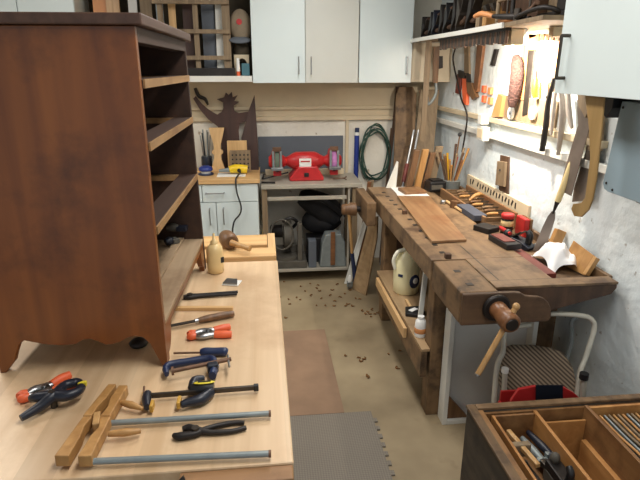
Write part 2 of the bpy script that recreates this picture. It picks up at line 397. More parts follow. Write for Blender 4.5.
# ------------------------------------------------------------------ left work table
TB = .85
t = thing('assembly_table', 'large pale maple butcher-block work table under the chest and clamps', 'table', (-.8, 1.46, 0))
part(MB().bx(-1.75, .038, .872, 2.05, TB-.05, TB), 'table_top', 'maple', t, .004)
part(MB().bx(-1.70, .02, .875, .905, .60, TB-.051), 'front_apron', 'bench_side', t, .003)
part(MB().bx(-1.70, -.02, 2.0, 2.03, .62, TB-.051), 'back_apron', 'bench_side', t, .003)
part(MB().bx(-.02, .02, .906, 2.03, .62, TB-.051), 'side_apron', 'bench_side', t, .003)
for x in (-1.65, -.06):
    for y in (.95, 1.95): part(MB().bx(x-.04, x+.04, y-.04, y+.04, .008, .62), 'leg', 'bench_side', t, .003)
# face vise jaws at the near edge and their screw
part(MB().bx(-.185, .036, .832, .871, .66, TB-.004), 'vise_jaw', 'bench_side', t, .003)
part(MB().tube([(-.172, .825, TB-.05), (-.172, .825, TB+.006), (-.178, .828, TB+.018)], [.006, .006, .010], 10, 2), 'vise_hook', 'iron', t)
# end vise planks past the far edge
part(MB().bx(-.42, .034, 2.075, 2.185, TB-.09, TB+.012), 'end_jaw', 'pale', t, .004)
part(MB().bx(-.44, -.002, 2.25, 2.40, TB-.09, TB+.004), 'end_jaw', 'pale', t, .004)
part(MB().bx(-.0, .034, 2.19, 2.405, TB-.09, TB+.008), 'end_block', 'pale_y', t, .003, label='pale end grain block')
part(MB().cyl((-.3, 2.05, .80), (-.3, 2.3, .80), .012), 'guide_rod', 'dsteel', t)

# ------------------------------------------------------------------ chest carcass
CA = AZ(163, 367, TB); CW, CD, CZ = .735, .425, .862
CA = CA + Vector((.006, 0, 0))
rz = math.radians(-1.8)
ch = thing('chest_of_drawers', 'large brown drawerless chest carcass standing on the pale work table', 'chest', (CA.x, CA.y, TB), rz)
# local frame: x=0 front face (towards +X), -x to the back, y 0..CW, z 0..CZ
def side_outline():
    pts = [(0, 0), (-.012, 0), (-.026, .030), (-.040, .062), (-.056, .078), (-.074, .082), (-.095, .078), (-.115, .068), (-.135, .063),
           (-.152, .062), (-.166, .070), (-.186, .078), (-.206, .077), (-.228, .066), (-.26, .064), (-.30, .068), (-.335, .076),
           (-.352, .080), (-.366, .070), (-.376, .050), (-.385, .028)]
    pts += [(-CD+.014, 0), (-CD, 0), (-CD-.004, CZ-.025), (0-.006, CZ-.025)]
    return pts
so = [(a_, b_*1.14 if b_ < .5 else b_) for a_, b_ in side_outline()]
mb = MB().poly([(p[0], 0, p[1]) for p in so], (0, .02, 0))
part(mb, 'side_panel', 'chest_side', ch, .002, True)
mb = MB().poly([(p[0], CW-.02, p[1]) for p in so], (0, .02, 0))
part(mb, 'side_panel', 'chest_in', ch, .002, True)  # far panel in the darkened inside colour, as if shaded
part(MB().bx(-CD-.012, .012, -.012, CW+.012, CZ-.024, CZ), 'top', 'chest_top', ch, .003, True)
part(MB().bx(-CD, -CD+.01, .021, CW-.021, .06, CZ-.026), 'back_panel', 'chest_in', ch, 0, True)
for z in (.722, .580, .375):
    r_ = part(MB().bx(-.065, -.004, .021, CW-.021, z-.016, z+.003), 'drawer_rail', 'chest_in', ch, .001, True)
    part(MB().bx(-.0035, .001, .0215, CW-.0215, z-.016, z+.004), 'raw_edge', 'chest_raw', r_, 0, True, label='pale raw wood front edge')
    for y in (.022, CW-.022-.028):
        part(MB().bx(-CD+.014, -.066, y, y+.028, z-.016, z+.002), 'drawer_runner', 'chest_raw', ch, .001, True)
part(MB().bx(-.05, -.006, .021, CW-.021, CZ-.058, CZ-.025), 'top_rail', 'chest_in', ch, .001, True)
part(MB().bx(-CD+.012, -.001, .021, CW-.021, .113, .126), 'bottom_panel', 'chest_bottom', ch, .001, True)
part(MB().bx(-.10, -.07, .03, CW-.03, .127, .136), 'dust_rail', 'chest_bottom', ch, .001, True)
ap = [(.0205, .05), (.0205, .0), (.040, 0)]
for k in range(7):
    a = k/6*PI/2; ap.append((.042+.045*math.sin(a), .02+.072*(1-math.cos(a))))
for k in range(7):
    a = PI/2-k/6*PI/2; ap.append((CW-.042-.045*math.sin(a), .02+.072*(1-math.cos(a))))
ap += [(CW-.040, 0), (CW-.0205, 0), (CW-.0205, .112), (.0205, .112)]
part(MB().poly([(-.022, p[0], p[1]) for p in ap], (.02, 0, 0)), 'apron', 'chest_side', ch, .002, True)

for o_ in ch.children_recursive:
    if o_.type == 'MESH' and not o_.get('sheared'):
        o_['sheared'] = 1
        for v_ in o_.data.vertices:
            k_, y_ = v_.co.z/CZ, v_.co.y/CW
            v_.co.x += .015*k_*(1-y_) + .006*(1-k_)*(1-y_) + .012*(1-k_)*y_
for o_ in ch.children_recursive: del o_['sheared']

def rotz(a): return Matrix.Rotation(a, 3, 'Z')
def frame(p, q):
    """unit vector p->q and its left normal on a horizontal surface"""
    d = (V(q)-V(p)); L_ = d.length; d = d.normalized(); return d, V((-d.y, d.x, 0)), L_
def hplane(px, py, qx, qy, z):
    """place a tool lying flat: returns a 2D->3D mapper along the line, its length"""
    a, b = AZ(px, py, z), AZ(qx, qy, z); d, n, L_ = frame(a, b)
    return (lambda s, o=0, h=0: a + d*s + n*o + V((0, 0, h))), L_

# tools inside the chest on the bottom panel
zb = TB+.129
for k, (p, q, lab) in enumerate([((164,236),(186,232),'black-handled hand tool at the back of the pile inside the chest'),
        ((166,247),(178,244),'short blue-grey tool at the front of the pile inside the chest'),
        ((168,240),(188,240),'blue-grey steel tool lying across the pile inside the chest')]):
    P, L_ = hplane(p[0], p[1], q[0], q[1], zb)
    g = thing('hand_tool', lab, 'hand tool', tuple(P(L_/2)), 0)
    mts = [('black', 'dsteel'), ('navy2', 'greytool'), ('greytool', 'navy2')][k]
    hh = .017+(.030 if k == 2 else 0)
    part(MB().tube([P(0, 0, hh), P(L_*.3, 0, hh+.003), P(L_*.55, 0, hh)], [.012, .016, .013], 10, 3), 'handle', mts[0], g)
    part(MB().box(P(L_*.75, 0, hh), (L_*.5, .032, .018), rotz(math.atan2((P(1)-P(0)).y, (P(1)-P(0)).x))), 'blade', mts[1], g, .002)

# glue bottle
p = AZ(216, 272, TB)
g = thing('glue_bottle', 'cream glue bottle with pointed spout standing at far end of pale table', 'bottle', tuple(p))
part(MB().lathe(p, (0, 0, 1), [(.026, 0), (.031, .004), (.032, .03), (.032, .085), (.03, .1), (.02, .112), (.012, .116)]), 'body', 'glue', g)
part(MB().lathe(p, (0, 0, 1), [(.014, .114), (.014, .126), (.006, .13), (.004, .155), (.003, .157)], 14), 'spout', 'glue', g)
part(MB().lathe(p, (0, 0, 1), [(.0324, .045), (.0326, .046), (.0326, .068), (.0324, .069)], 20), 'label_band', 'screen', g, label='dark label') if False else None
part(MB().box(p+V((.028, -.017, .055)), (.014, .003, .022), rotz(.6)), 'label_patch', 'black', g)

# wooden carving mallet on the end vise
a, b = AZ(212, 243, TB+.05), AZ(238, 247, TB+.05)
g = thing('carving_mallet', 'round brown wooden carving mallet lying on the table end vise', 'mallet', tuple((a+b)/2-V((0, 0, .037))))
ax = (b-a).normalized(); A0 = V((-.185, 2.245, TB+.049)); ax = V((.35, -1, 0)).normalized()
part(MB().lathe(A0, ax, [(.022, 0), (.030, .006), (.036, .03), (.037, .06), (.034, .09), (.026, .098)], 20), 'head', 'brown', g)
part(MB().lathe(A0+ax*.0985, V((1, -.75, -.12)), [(.014, 0), (.012, .02), (.011, .07), (.013, .10)], 14), 'handle', 'handle_y', g)

# twist bits in a clear wallet
P, L_ = hplane(224, 283, 240, 284, TB)
g = thing('drill_bit_set', 'small silver set of drill bits lying near the glue bottle', 'drill bits', tuple(P(L_/2)))
ang = math.atan2((P(1)-P(0)).y, (P(1)-P(0)).x)
part(MB().box(P(L_/2, 0, .003), (L_, .05, .004), rotz(ang)), 'tray', 'white', g, .001)
for k in range(5):
    o = -.02+k*.01; part(MB().cyl(P(.004, o, .0095), P(L_-.004-.003*k, o, .0095), .004-.0004*k, n=8), 'bit', 'steel', g)

# dark snips
P, L_ = hplane(184, 299, 238, 295, TB)
g = thing('tin_snips', 'dark steel snips lying behind the wooden-handled chisel', 'snips', tuple(P(L_/2)))
part(MB().tube([P(0, .0, .008), P(.02, .006, .008), P(L_*.35, .007, .008), P(L_, .01, .008)], [.006, .008, .006, .005], 8, 4), 'handle', 'iron', g)
part(MB().tube([P(0, -.006, .007), P(.02, -.009, .008), P(L_*.35, -.004, .008), P(L_*.98, -.009, .008)], [.006, .008, .006, .005], 8, 4), 'handle', 'iron', g)
part(MB().cyl(P(.02, 0, 0.001), P(.02, 0, .018), .010, n=14), 'pivot', 'dsteel', g)
# small stick
P, L_ = hplane(173, 310, 233, 310, TB)
single(MB().bar(P(0, 0, .006), P(L_, 0, .006), .016, .011), 'wood_stick', 'pale', 'thin pale wooden stick lying between the snips and the chisel', 'stick', bv=.001)
# wooden-handled chisel
P, L_ = hplane(168, 330, 234, 317, TB)
g = thing('chisel', 'wood chisel with amber handle lying beside the near orange spring clamp', 'chisel', tuple(P(L_/2)))
part(MB().tube([P(L_*.45, 0, .012), P(L_*.6, 0, .013), P(L_*.8, 0, .013), P(L_, 0, .012)], [.008, .011, .0115, .009], 12, 3), 'handle', 'brown', g)
part(MB().cyl(P(L_*.40, 0, .012), P(L_*.47, 0, .012), .0075, n=12), 'ferrule', 'steel', g)
part(MB().bar(P(0, 0, .012), P(L_*.41, 0, .012), .012, .005), 'blade', 'dsteel', g, .001)

def spring_clamp(name, label, a, b, tipmat='orange', bodymat='steel', rise=0, spread=.03):
    """two crossed pressed-steel halves with rubber grips: a=jaw end px, b=grip end px"""
    P, L_ = hplane(a[0], a[1], b[0], b[1], TB)
    g = thing(name, label, 'clamp', tuple(P(L_/2)))
    for s_ in (1, -1):
        part(MB().tube([P(L_*.14, s_*.004, .012+rise), P(L_*.3, s_*.016, .012+rise), P(L_*.5, s_*.012, .012+rise), P(L_*.62, s_*.014, .012+rise)], [.009, .011, .011, .009], 10, 3, .8), 'jaw', bodymat, g)
        part(MB().tube([P(0, s_*.004, .012+rise), P(L_*.06, s_*.009, .012+rise), P(L_*.17, s_*.008, .012+rise)], [.009, .0115, .010], 10, 3), 'jaw_tip', tipmat, g)
        part(MB().tube([P(L_*.6, s_*.014, .012+rise), P(L_*.8, s_*spread*.8, .012+rise), P(L_, s_*spread, .012+rise)], [.010, .012, .010], 10, 3), 'grip', tipmat, g)
    part(MB().cyl(P(L_*.52, -.018, .012+rise), P(L_*.52, .018, .012+rise), .008, n=12), 'spring', 'dsteel', g)
    part(MB().cyl(P(L_*.45, 0, .001), P(L_*.45, 0, .026), .005, n=10), 'rivet', 'steel', g)
    return g
spring_clamp('spring_clamp', 'small steel spring clamp with orange grips beside the wooden-handled chisel', (189, 339), (231, 334), spread=.024)
spring_clamp('spring_clamp', 'large spring clamp with orange handles under the blue-black hand clamp', (20, 402), (74, 385), bodymat='steel', spread=.034)

# screwdriver
P, L_ = hplane(174, 357, 228, 356, TB)
g = thing('screwdriver', 'screwdriver with dark blue handle beside the blue G clamp', 'screwdriver', tuple(P(L_/2)))
part(MB().tube([P(L_*.5, 0, .012), P(L_*.58, 0, .0135), P(L_*.8, 0, .0135), P(L_*.95, 0, .0135), P(L_, 0, .012)], [.009, .0125, .0115, .0125, .007], 12, 3), 'handle', 'navy', g)
part(MB().cyl(P(0, 0, .012), P(L_*.52, 0, .012), .003, n=8), 'shaft', 'rust', g)

# blue G clamp
P, L_ = hplane(167, 373, 213, 366, TB)
g = thing('screw_clamp', 'blue cast G clamp with rusty screw lying by the foot of the chest', 'clamp', tuple(P(L_/2)))
hz = .017
part(MB().tube([P(.0, -.035, hz), P(-.002, -.008, hz), P(.006, .006, hz), P(.02, .010, hz), P(L_*.5, .010, hz), P(L_-.012, .008, hz), P(L_, -.004, hz), P(L_+.002, -.03, hz), P(L_-.008, -.075, hz)], [.006, .009, .010, .010, .010, .011, .012, .012, .010], 8, 4, 1.2), 'frame', 'navy', g)
part(MB().cyl(P(.018, -.043, hz+.012), P(L_+.045, -.028, hz+.012), .0055, n=12), 'screw', 'rust', g)
part(MB().cyl(P(.012, -.043, hz+.012), P(.018, -.043, hz+.012), .011, n=14), 'swivel_pad', 'rust', g)
part(MB().cyl(P(L_+.040, -.005, hz+.012), P(L_+.036, -.065, hz+.012), .003, n=8), 'tommy_bar', 'steel', g)
part(MB().box(P(L_-.004, -.040, hz+.005), (.028, .028, .024), rotz(.2)), 'nut_boss', 'navy2', g, .004)

# quick-grip bar clamp with yellow badge
P, L_ = hplane(146, 402, 258, 393, TB)
g = thing('bar_clamp', 'black trigger bar clamp with yellow badge lying on the table', 'clamp', tuple(P(L_/2)))
part(MB().bar(P(.0, 0, .016), P(L_, 0, .016), .007, .012), 'bar', 'dsteel', g, .001)
part(MB().box(P(L_-.004, 0, .016), (.012, .012, .016), rotz(.05)), 'bar_stop', 'black', g, .002)
part(MB().tube([P(.004, .012, .016), P(.004, -.008, .016), P(.012, -.045, .016)], [.009, .011, .008], 10, 3), 'fixed_jaw', 'navy2', g)
part(MB().tube([P(L_*.40, .012, .016), P(L_*.5, .010, .018), P(L_*.60, .008, .018)], [.014, .017, .015], 10, 3), 'trigger_body', 'black', g)
part(MB().tube([P(L_*.58, -.002, .016), P(L_*.50, -.030, .016), P(L_*.38, -.040, .016), P(L_*.33, -.045, .015)], [.011, .014, .010, .008], 10, 4), 'grip', 'navy2', g)
part(MB().tube([P(L_*.40, .02, .016), P(L_*.42, .05, .016), P(L_*.5, .06, .014)], [.010, .012, .008], 10, 3), 'trigger', 'navy2', g)
part(MB().box(P(.022, -.042, .016), (.008, .026, .018), rotz(0)), 'pad', 'ochre', g, .002)
part(MB().box(P(L_*.31, -.036, .016), (.008, .030, .018), rotz(0)), 'pad', 'ochre', g, .002)
d_ = P(1)-P(0)
part(MB().ell(P(L_*.52, .008, .036), (.026, .007, .002), 16, 6, R=rotz(math.atan2(d_.y, d_.x))), 'badge', 'yellowpad', g, label='yellow oval badge')
part(MB().box(P(L_*.52, .008, .0385), (.030, .0045, .0012), rotz(math.atan2(d_.y, d_.x))), 'badge_mark', 'black', g)
# copper coloured jaws sticking up near the clamp
part(MB().cyl(P(-.006, .012, .016), P(-.008, .035, .02), .0025, n=8), 'release_pin', 'rust', g)

# slip joint pliers
P, L_ = hplane(174, 437, 246, 428, TB)
g = thing('slip_joint_pliers', 'dark steel pliers lying between the two grey pipes', 'pliers', tuple(P(L_/2)))
part(MB().tube([P(0, -.004, .008), P(.012, -.012, .009), P(L_*.3, -.010, .009), P(L_*.5, .006, .008), P(L_*.8, .014, .007), P(L_*.98, .010, .007)], [.005, .009, .008, .006, .0055, .005], 8, 4), 'handle', 'iron', g)
part(MB().tube([P(.018, .010, .009), P(.030, .012, .009), P(L_*.3, .002, .010), P(L_*.5, -.010, .008), P(L_*.8, -.014, .007), P(L_, -.008, .007)], [.006, .009, .009, .006, .0055, .005], 8, 4), 'handle', 'iron', g)
part(MB().cyl(P(L_*.3, -.004, .001), P(L_*.3, -.004, .021), .008, n=14), 'pivot', 'dsteel', g)

# wooden jaw clamp on two pipes
P, L_ = hplane(75, 470, 120, 396, TB)
g = thing('pipe_clamp', 'old wooden-jawed clamp with two long grey pipes at front of table', 'clamp', tuple(P(L_/2)))
def jawpts(side):
    return [(0, side*.003), (L_*.35, side*.003), (L_*.45, side*.008), (L_*.6, side*.008), (L_*.68, side*.003), (L_, side*.003), (L_, side*.026), (0, side*.030)]
H2 = L_*.50
lower = [[(0, .008), (H2*.5, .010), (H2*.75, .016), (H2, .012), (H2, .032), (0, .036)],
         [(-.002, -.010), (0, -.036), (H2, -.028), (H2, -.006), (H2*.7, -.016), (H2*.5, -.010)]]
upper = [[(H2+.002, .014), (L_*.66, .014), (L_*.78, .008), (L_, .005), (L_, .024), (H2+.002, .034)],
         [(H2+.002, -.004), (H2+.002, -.026), (L_*.98, -.024), (L_*.98, -.003), (L_*.76, -.002), (L_*.64, -.008)]]
for pts in lower+upper:
    part(MB().poly([P(p_[0], p_[1], .008) for p_ in pts], (0, 0, .026)), 'wooden_jaw', 'oak', g, .002)
part(MB().box((P(L_*.47, 0, .025)), (.014, .045, .022), rotz(.2)), 'wedge', 'handle_y', g, .002)
for (x0, y0), (x1, y1) in (((118, 420), (270, 411)), ((109, 458), (270, 451))):
    a, b = AZ(x0, y0, TB+.02), AZ(x1, y1, TB+.02); a.z = b.z = TB+.0135; d = (b-a).normalized()
    part(MB().cyl(a-d*.05, b, .0066, n=16), 'pipe', 'galv', g)
    part(MB().cyl(b-d*.003, b+d*.002, .0074, n=16), 'pipe_end', 'rust', g)
a, b = AZ(108, 434, TB+.02), AZ(141, 431, TB+.015)
part(MB().tube([a, (a+b)/2, b], [.006, .009, .005], 10, 3), 'handle', 'oak', g)
a, b = AZ(119, 402, TB+.02), AZ(143, 409, TB+.015)
part(MB().tube([a, (a+b)/2+V((0, 0, .002)), b], [.005, .009, .004], 10, 3), 'handle', 'oak', g)
a, b = AZ(66, 465, TB+.02), AZ(90, 402, TB+.02)

# blue-black nylon hand clamp with yellow pad over the large orange spring clamp
P, L_ = hplane(22, 424, 84, 396, TB)
g = thing('hand_clamp', 'blue-black nylon hand clamp with yellow pad lying left of the wooden jaws', 'clamp', tuple(P(L_/2)))
r_ = .030
part(MB().tube([P(0, 0, r_-.015), P(L_*.3, .004, r_-.01), P(L_*.5, .006, r_), P(L_*.62, .012, r_), P(L_*.8, .030, r_), P(L_*.98, .022, r_), P(L_, .008, r_)], [.008, .012, .014, .014, .011, .011, .008], 10, 4), 'lower_arm', 'navy2', g)
part(MB().tube([P(.04, .045, r_-.004), P(L_*.35, .030, r_), P(L_*.55, .008, r_), P(L_*.68, -.014, r_), P(L_*.85, -.018, r_), P(L_*.97, -.006, r_)], [.008, .012, .014, .013, .011, .010], 10, 4), 'upper_arm', 'navy2', g)
part(MB().cyl(P(L_*.53, .008, .001), P(L_*.53, .008, r_+.014), .008, n=12), 'pivot', 'dsteel', g)
part(MB().box(P(L_+.003, .006, r_), (.020, .010, .012), rotz(.1)), 'pad', 'yellowpad', g, .002)

# dark knob under the chest
p = AZ(139, 346, TB)
single(MB().lathe(p, (0, 0, 1), [(.012, 0), (.024, .004), (.026, .012), (.018, .02), (.008, .024)], 18), 'drawer_knob', 'iron', 'dark round knob lying under the chest behind its front foot', 'knob')

# ------------------------------------------------------------------ back cabinets
def handle_bar(g_, x, y, z0, z1, vertical=True, off=.028, mat='steel', parent=None):
    par = parent
    if vertical: pts = [V((x, y, z0)), V((x, y-off, z0)), V((x, y-off, z1)), V((x, y, z1))]
    else: pts = [V((z0, y, x)), V((z0, y-off, x)), V((z1, y-off, x)), V((z1, y, x))]
    m_ = MB()
    for i in range(3): m_.cyl(pts[i], pts[i+1], .0045, n=8)
    for q in pts[1:3]: m_.ell(q, (.0045,)*3, 8, 6)
    return part(m_, 'handle', mat, par)
FY = 4.0
def wall_cabinet(x0, x1, doors, label, z0=1.5, z1=2.35):
    g_ = thing('wall_cabinet', label, 'cabinet', ((x0+x1)/2, FY+.17, z0))
    part(MB().bx(x0+.002, x1-.002, FY+.019, WY-.03, z0, z1), 'body', 'white_door2', g_, .001)
    for (a_, b_, hx, mt_) in doors:
        d_ = part(MB().bx(a_+.0025, b_-.0025, FY, FY+.018, z0-.003, z1), 'door', mt_, g_, .0015)
        if hx is not None: handle_bar(g_, hx, FY, 1.56, 1.675, parent=d_)
    return g_
wall_cabinet(-.070, .697, [(-.070, .311, .262, 'white_door'), (.311, .697, .352, 'white_door2')], 'white two-door wall cabinet in the middle above the red grinder')
wall_cabinet(.700, 1.092, [(.700, 1.092, 1.052, 'white_door')], 'white single-door wall cabinet right of the two-door cabinet')
wall_cabinet(-1.95, -1.235, [(-1.95, -1.60, None, 'white_door'), (-1.60, -1.235, None, 'white_door')], 'white wall cabinet at far left behind the chest top')
# beige corner cabinet beyond the shelf
g = thing('corner_cabinet', 'beige-sided corner cabinet under the curved tool shelf', 'cabinet', (1.24, 4.18, 1.5))
part(MB().bx(1.097, 1.399, 4.03, WY-.032, 1.5, 1.776), 'body', 'corner_panel', g, .001)
# open shelf unit
g = thing('open_shelf_unit', 'white open shelf between the wall cabinets holding racks and caps', 'shelf', (-.66, 4.17, 1.5))
part(MB().bx(-1.232, -.073, FY+.001, WY-.012-.018, 1.505, 1.546), 'shelf_board', 'white_paint', g, .002)
part(MB().bx(-1.232, -.073, WY-.028, WY-.010, 1.5465, 2.35), 'back_board', 'olive', g)
part(MB().bx(-1.232, -.073, FY+.02, WY-.030, 2.3, 2.33), 'upper_board', 'white_paint', g)
sz = 1.547
# slatted wooden rack
g = thing('slatted_rack', 'pale wooden slatted rack standing on the open shelf', 'rack', (-.45, 4.1, sz))
x0, x1 = -.66, -.215
part(MB().bx(x1-.055, x1, 4.07, 4.10, sz, 2.28), 'post', 'brown2', g, .002)
part(MB().bx(x0+.19, x0+.225, 4.07, 4.10, sz, 2.28), 'post', 'brown2', g, .002)
part(MB().bx(x0-.05, x0-.015, 4.07, 4.10, sz, 2.28), 'post', 'brown2', g, .002)
for z in (1.655, 1.83, 2.02, 2.2): part(MB().bx(x0-.08, x1, 4.045, 4.0695, z, z+.028), 'slat', 'brown2', g, .002)
# boards and frames leaning behind rack
for k, (x, w, m_, lab) in enumerate([(-.62, .05, 'pale_z', 'pale yellow board upright behind the slatted rack'), (-.52, .07, 'template', 'dark brown board upright behind the slatted rack'),
        (-.375, .09, 'greyboard', 'dark grey-green panel upright behind the slatted rack'), (-.30, .05, 'white_paint', 'white panel upright behind right end of slatted rack'),
        (-.80, .08, 'brown2', 'grey-brown board upright just left of the slatted rack'), (-.9, .06, 'greypanel', 'light grey panel upright above the chest top'),
        (-1.02, .09, 'handle_y', 'honey coloured board upright above the chest top'), (-1.12, .09, 'tan', 'orange-tan board upright at left of the open shelf'), (-.71, .05, 'galv', 'narrow grey metal strip upright left of the slatted rack')]):
    yb = 4.12+.018*(k % 3)
    single(MB().poly([(x-w/2, yb, sz), (x+w/2, yb, sz), (x+w/2+.01*(k % 2), yb+.03, 2.27), (x-w/2+.01*(k % 2), yb+.03, 2.27)], (0, .014, 0)), 'board_offcut', m_, lab, 'board', bv=.001)
# cap
cx, cy = -.145, 4.12
g = thing('cap', 'khaki baseball cap with red round patch hanging above the teal box', 'cap', (cx, cy, 1.78))
part(MB().ell((cx, cy, 1.885), (.078, .055, .115), 18, 12), 'crown', 'hat', g)
part(MB().ell((cx-.005, cy-.050, 1.79), (.078, .045, .016), 18, 8, R=Matrix.Rotation(.5, 3, 'X')), 'brim', 'greyboard', g)
part(MB().cyl((cx-.005, cy-.050, 1.91), (cx-.005, cy-.058, 1.91), .020, n=18), 'patch', 'redpl', g, label='faded red round emblem')
part(MB().ell((cx, cy, 1.995), (.008, .008, .005), 8, 6), 'button', 'hat', g)
mb = MB().ell((-.145, 4.15, 1.72), (.055, .04, .075), 16, 10, .08)
single(mb, 'folded_cloth', 'olive', 'dark olive bundled cloth hanging below the khaki cap', 'cloth')
single(MB().bx(-.62, -.19, 4.01, 4.04, sz, 1.60), 'dark_box', 'iron', 'long dark flat box lying along front of the open shelf', 'box', bv=.003)
g = thing('glue_tube', 'white squeeze bottle with red cap end on the open shelf', 'bottle', (-.17, 4.035, sz))
part(MB().cyl((-.17, 4.03, sz+.03), (-.17, 4.03, sz+.12), .014, .011, 14), 'body', 'white', g)
part(MB().cyl((-.17, 4.03, sz), (-.17, 4.03, sz+.03), .014, n=14), 'cap', 'orange', g)
single(MB().bx(-.145, -.09, 4.02, 4.09, sz, sz+.085), 'small_box', 'teal', 'small teal box at right end of the open shelf', 'box', bv=.003)
yb = 4.11
arch = [(-.20, sz), (-.178, sz), (-.178, sz+.05)]+[(-.142+.036*math.cos(PI-k*PI/8), sz+.07+.05*math.sin(PI-k*PI/8)) for k in range(9)]+[(-.106, sz), (-.092, sz), (-.092, sz+.145), (-.20, sz+.145)]
single(MB().poly([(x, yb, z) for x, z in arch], (0, .012, 0)), 'arched_board', 'cream', 'cream board with arched cut-out behind the teal box', 'board')

# ------------------------------------------------------------------ base cabinet with wooden top
BY = 3.84
g = thing('base_cabinet', 'white base cabinet with drawer and doors left of the grinder stand', 'cabinet', (-.6, 4.1, 0))
part(MB().bx(-1.6, -.057, BY+.02, WY-.02, .09, .80), 'body', 'white_door2', g, .001)
part(MB().bx(-1.6, -.06, BY+.06, WY-.03, 0, .0895), 'plinth', 'iron', g)
d1 = part(MB().bx(-.46, -.060, BY, BY+.019, .665, .795), 'drawer', 'white_door', g, .002)
handle_bar(g, .735, BY, -.435, -.305, False, parent=d1)
d2 = part(MB().bx(-.365, -.060, BY, BY+.019, .10, .66), 'door', 'white_door', g, .002)
handle_bar(g, -.315, BY, .50, .62, parent=d2)
d3 = part(MB().bx(-.75, -.370, BY, BY+.019, .10, .66), 'door', 'white_door', g, .002)
handle_bar(g, -.415, BY, .50, .62, parent=d3)
d4 = part(MB().bx(-.93, -.465, BY, BY+.019, .665, .795), 'drawer', 'white_door', g, .002)
single(MB().bx(-1.6, -.042, BY-.015, WY-.035, .801, .835), 'worktop', 'pale', 'pale wooden worktop on the white base cabinet', 'worktop', bv=.003)
CT = .836
# items on it
p = AZ(232, 176, CT)
mb = MB().bx(p.x-.11, p.x+.10, p.y-.03, p.y+.12, CT, CT+.003)
single(mb, 'paper_sheet', 'paper', 'white sheet of paper under the yellow power tool', 'paper')
p = AZ(238, 175, CT); c = V((-.195, 4.0, CT+.036))
g = thing('power_tool', 'yellow electric sander with black cord on the wooden worktop', 'power tool', (c.x, c.y, CT+.004))
part(MB().tube([c+V((-.07, 0, 0)), c+V((-.03, 0, .008)), c+V((.02, 0, .006)), c+V((.06, 0, 0))], [.026, .033, .033, .03], 14, 3), 'body', 'yellow', g)
part(MB().cyl(c+V((-.075, 0, 0)), c+V((-.15, -.01, -.004)), .018, .010, 12), 'nose', 'galv', g)
part(MB().cyl(c+V((.0, -.03, .0)), c+V((.0, -.036, .0)), .014, n=14), 'dial', 'black', g)
def px_cable(pts, r, Y=None, X=None):
    out = [AY(a_, b_, Y) if Y else AX(a_, b_, X) for a_, b_ in pts]
    return out
cab = [c+V((.01, -.03, -.015)), V((c.x-.01, 3.86, CT+.012)), V((c.x-.02, 3.815, CT-.01))]+[AY(a_, b_, 3.80) for a_, b_ in [(237, 193), (241, 206), (240, 214), (234, 222), (233, 235), (240, 243)]]
part(MB().tube(cab, .006, 8, 4), 'power_cord', 'black', g)
# blue tape roll / spool
p = AZ(207, 178, CT); c = V((-.445, 4.02, CT))
g = thing('cord_spool', 'blue and white spool standing at left on the wooden worktop', 'spool', tuple(c))
part(MB().lathe(c, (0, 0, 1), [(.055, 0), (.06, .004), (.055, .012)], 20), 'lower_flange', 'navy', g)
part(MB().lathe(c, (0, 0, 1), [(.035, .0125), (.035, .03)], 20), 'core', 'white', g)
part(MB().lathe(c, (0, 0, 1), [(.05, .0305), (.054, .036), (.05, .055), (.03, .065)], 20), 'upper_flange', 'blue', g)
# jar with router bits
c = V((-.455, 4.22, CT))
g = thing('tool_jar', 'dark jar of small steel tools in shade beside the chest', 'jar', tuple(c))
part(MB().lathe(c, (0, 0, 1), [(.04, 0), (.042, .01), (.042, .1), (.038, .11)], 18), 'jar', 'screen', g)
for k in range(6):
    a = k*1.05; part(MB().cyl(c+V((.02*math.cos(a), .02*math.sin(a), .105)), c+V((.038*math.cos(a), .035*math.sin(a), .27+.02*(k % 3))), .005, n=8), 'tool_shaft', ['steel', 'black', 'galv'][k % 3], g)
# hourglass shaped wood piece leaning
ol = [(-.055, 0), (.055, 0), (.05, .03), (.03, .09), (.028, .12), (.045, .135), (.045, .15), (.028, .165), (.03, .2), (.055, .29), (.062, .325), (-.062, .325), (-.055, .29), (-.03, .2), (-.028, .165), (-.045, .15), (-.045, .135), (-.028, .12), (-.03, .09), (-.05, .03)]
c = V((-.365, 4.15, CT))
single(MB().poly([(c.x+a_*.95, c.y+b_*.2, c.z+b_) for a_, b_ in ol], (0, .03, 0)), 'leg_blank', 'pale_z', 'pale hourglass-shaped wooden leg blank on the wooden worktop', 'wood piece', bv=.003)
# pale block and drilled block
single(MB().bx(-.285, -.135, 4.13, 4.155, CT, CT+.235), 'pale_block', 'pale_z', 'pale square wooden board standing behind the drilled block', 'board', bv=.003)
g = thing('drilled_block', 'grey-brown block with drilled holes standing behind the yellow sander', 'block', (-.19, 4.1, CT))
part(MB().bx(-.265, -.11, 4.08, 4.12, CT, CT+.165), 'block', 'brown2', g, .003)
mb = MB()
for i in range(5):
    for j in range(4): mb.cyl((-.245+i*.029, 4.0795, CT+.035+j*.033), (-.245+i*.029, 4.0785, CT+.035+j*.033), .007, n=10)
part(mb, 'drilled_holes', 'black', g)
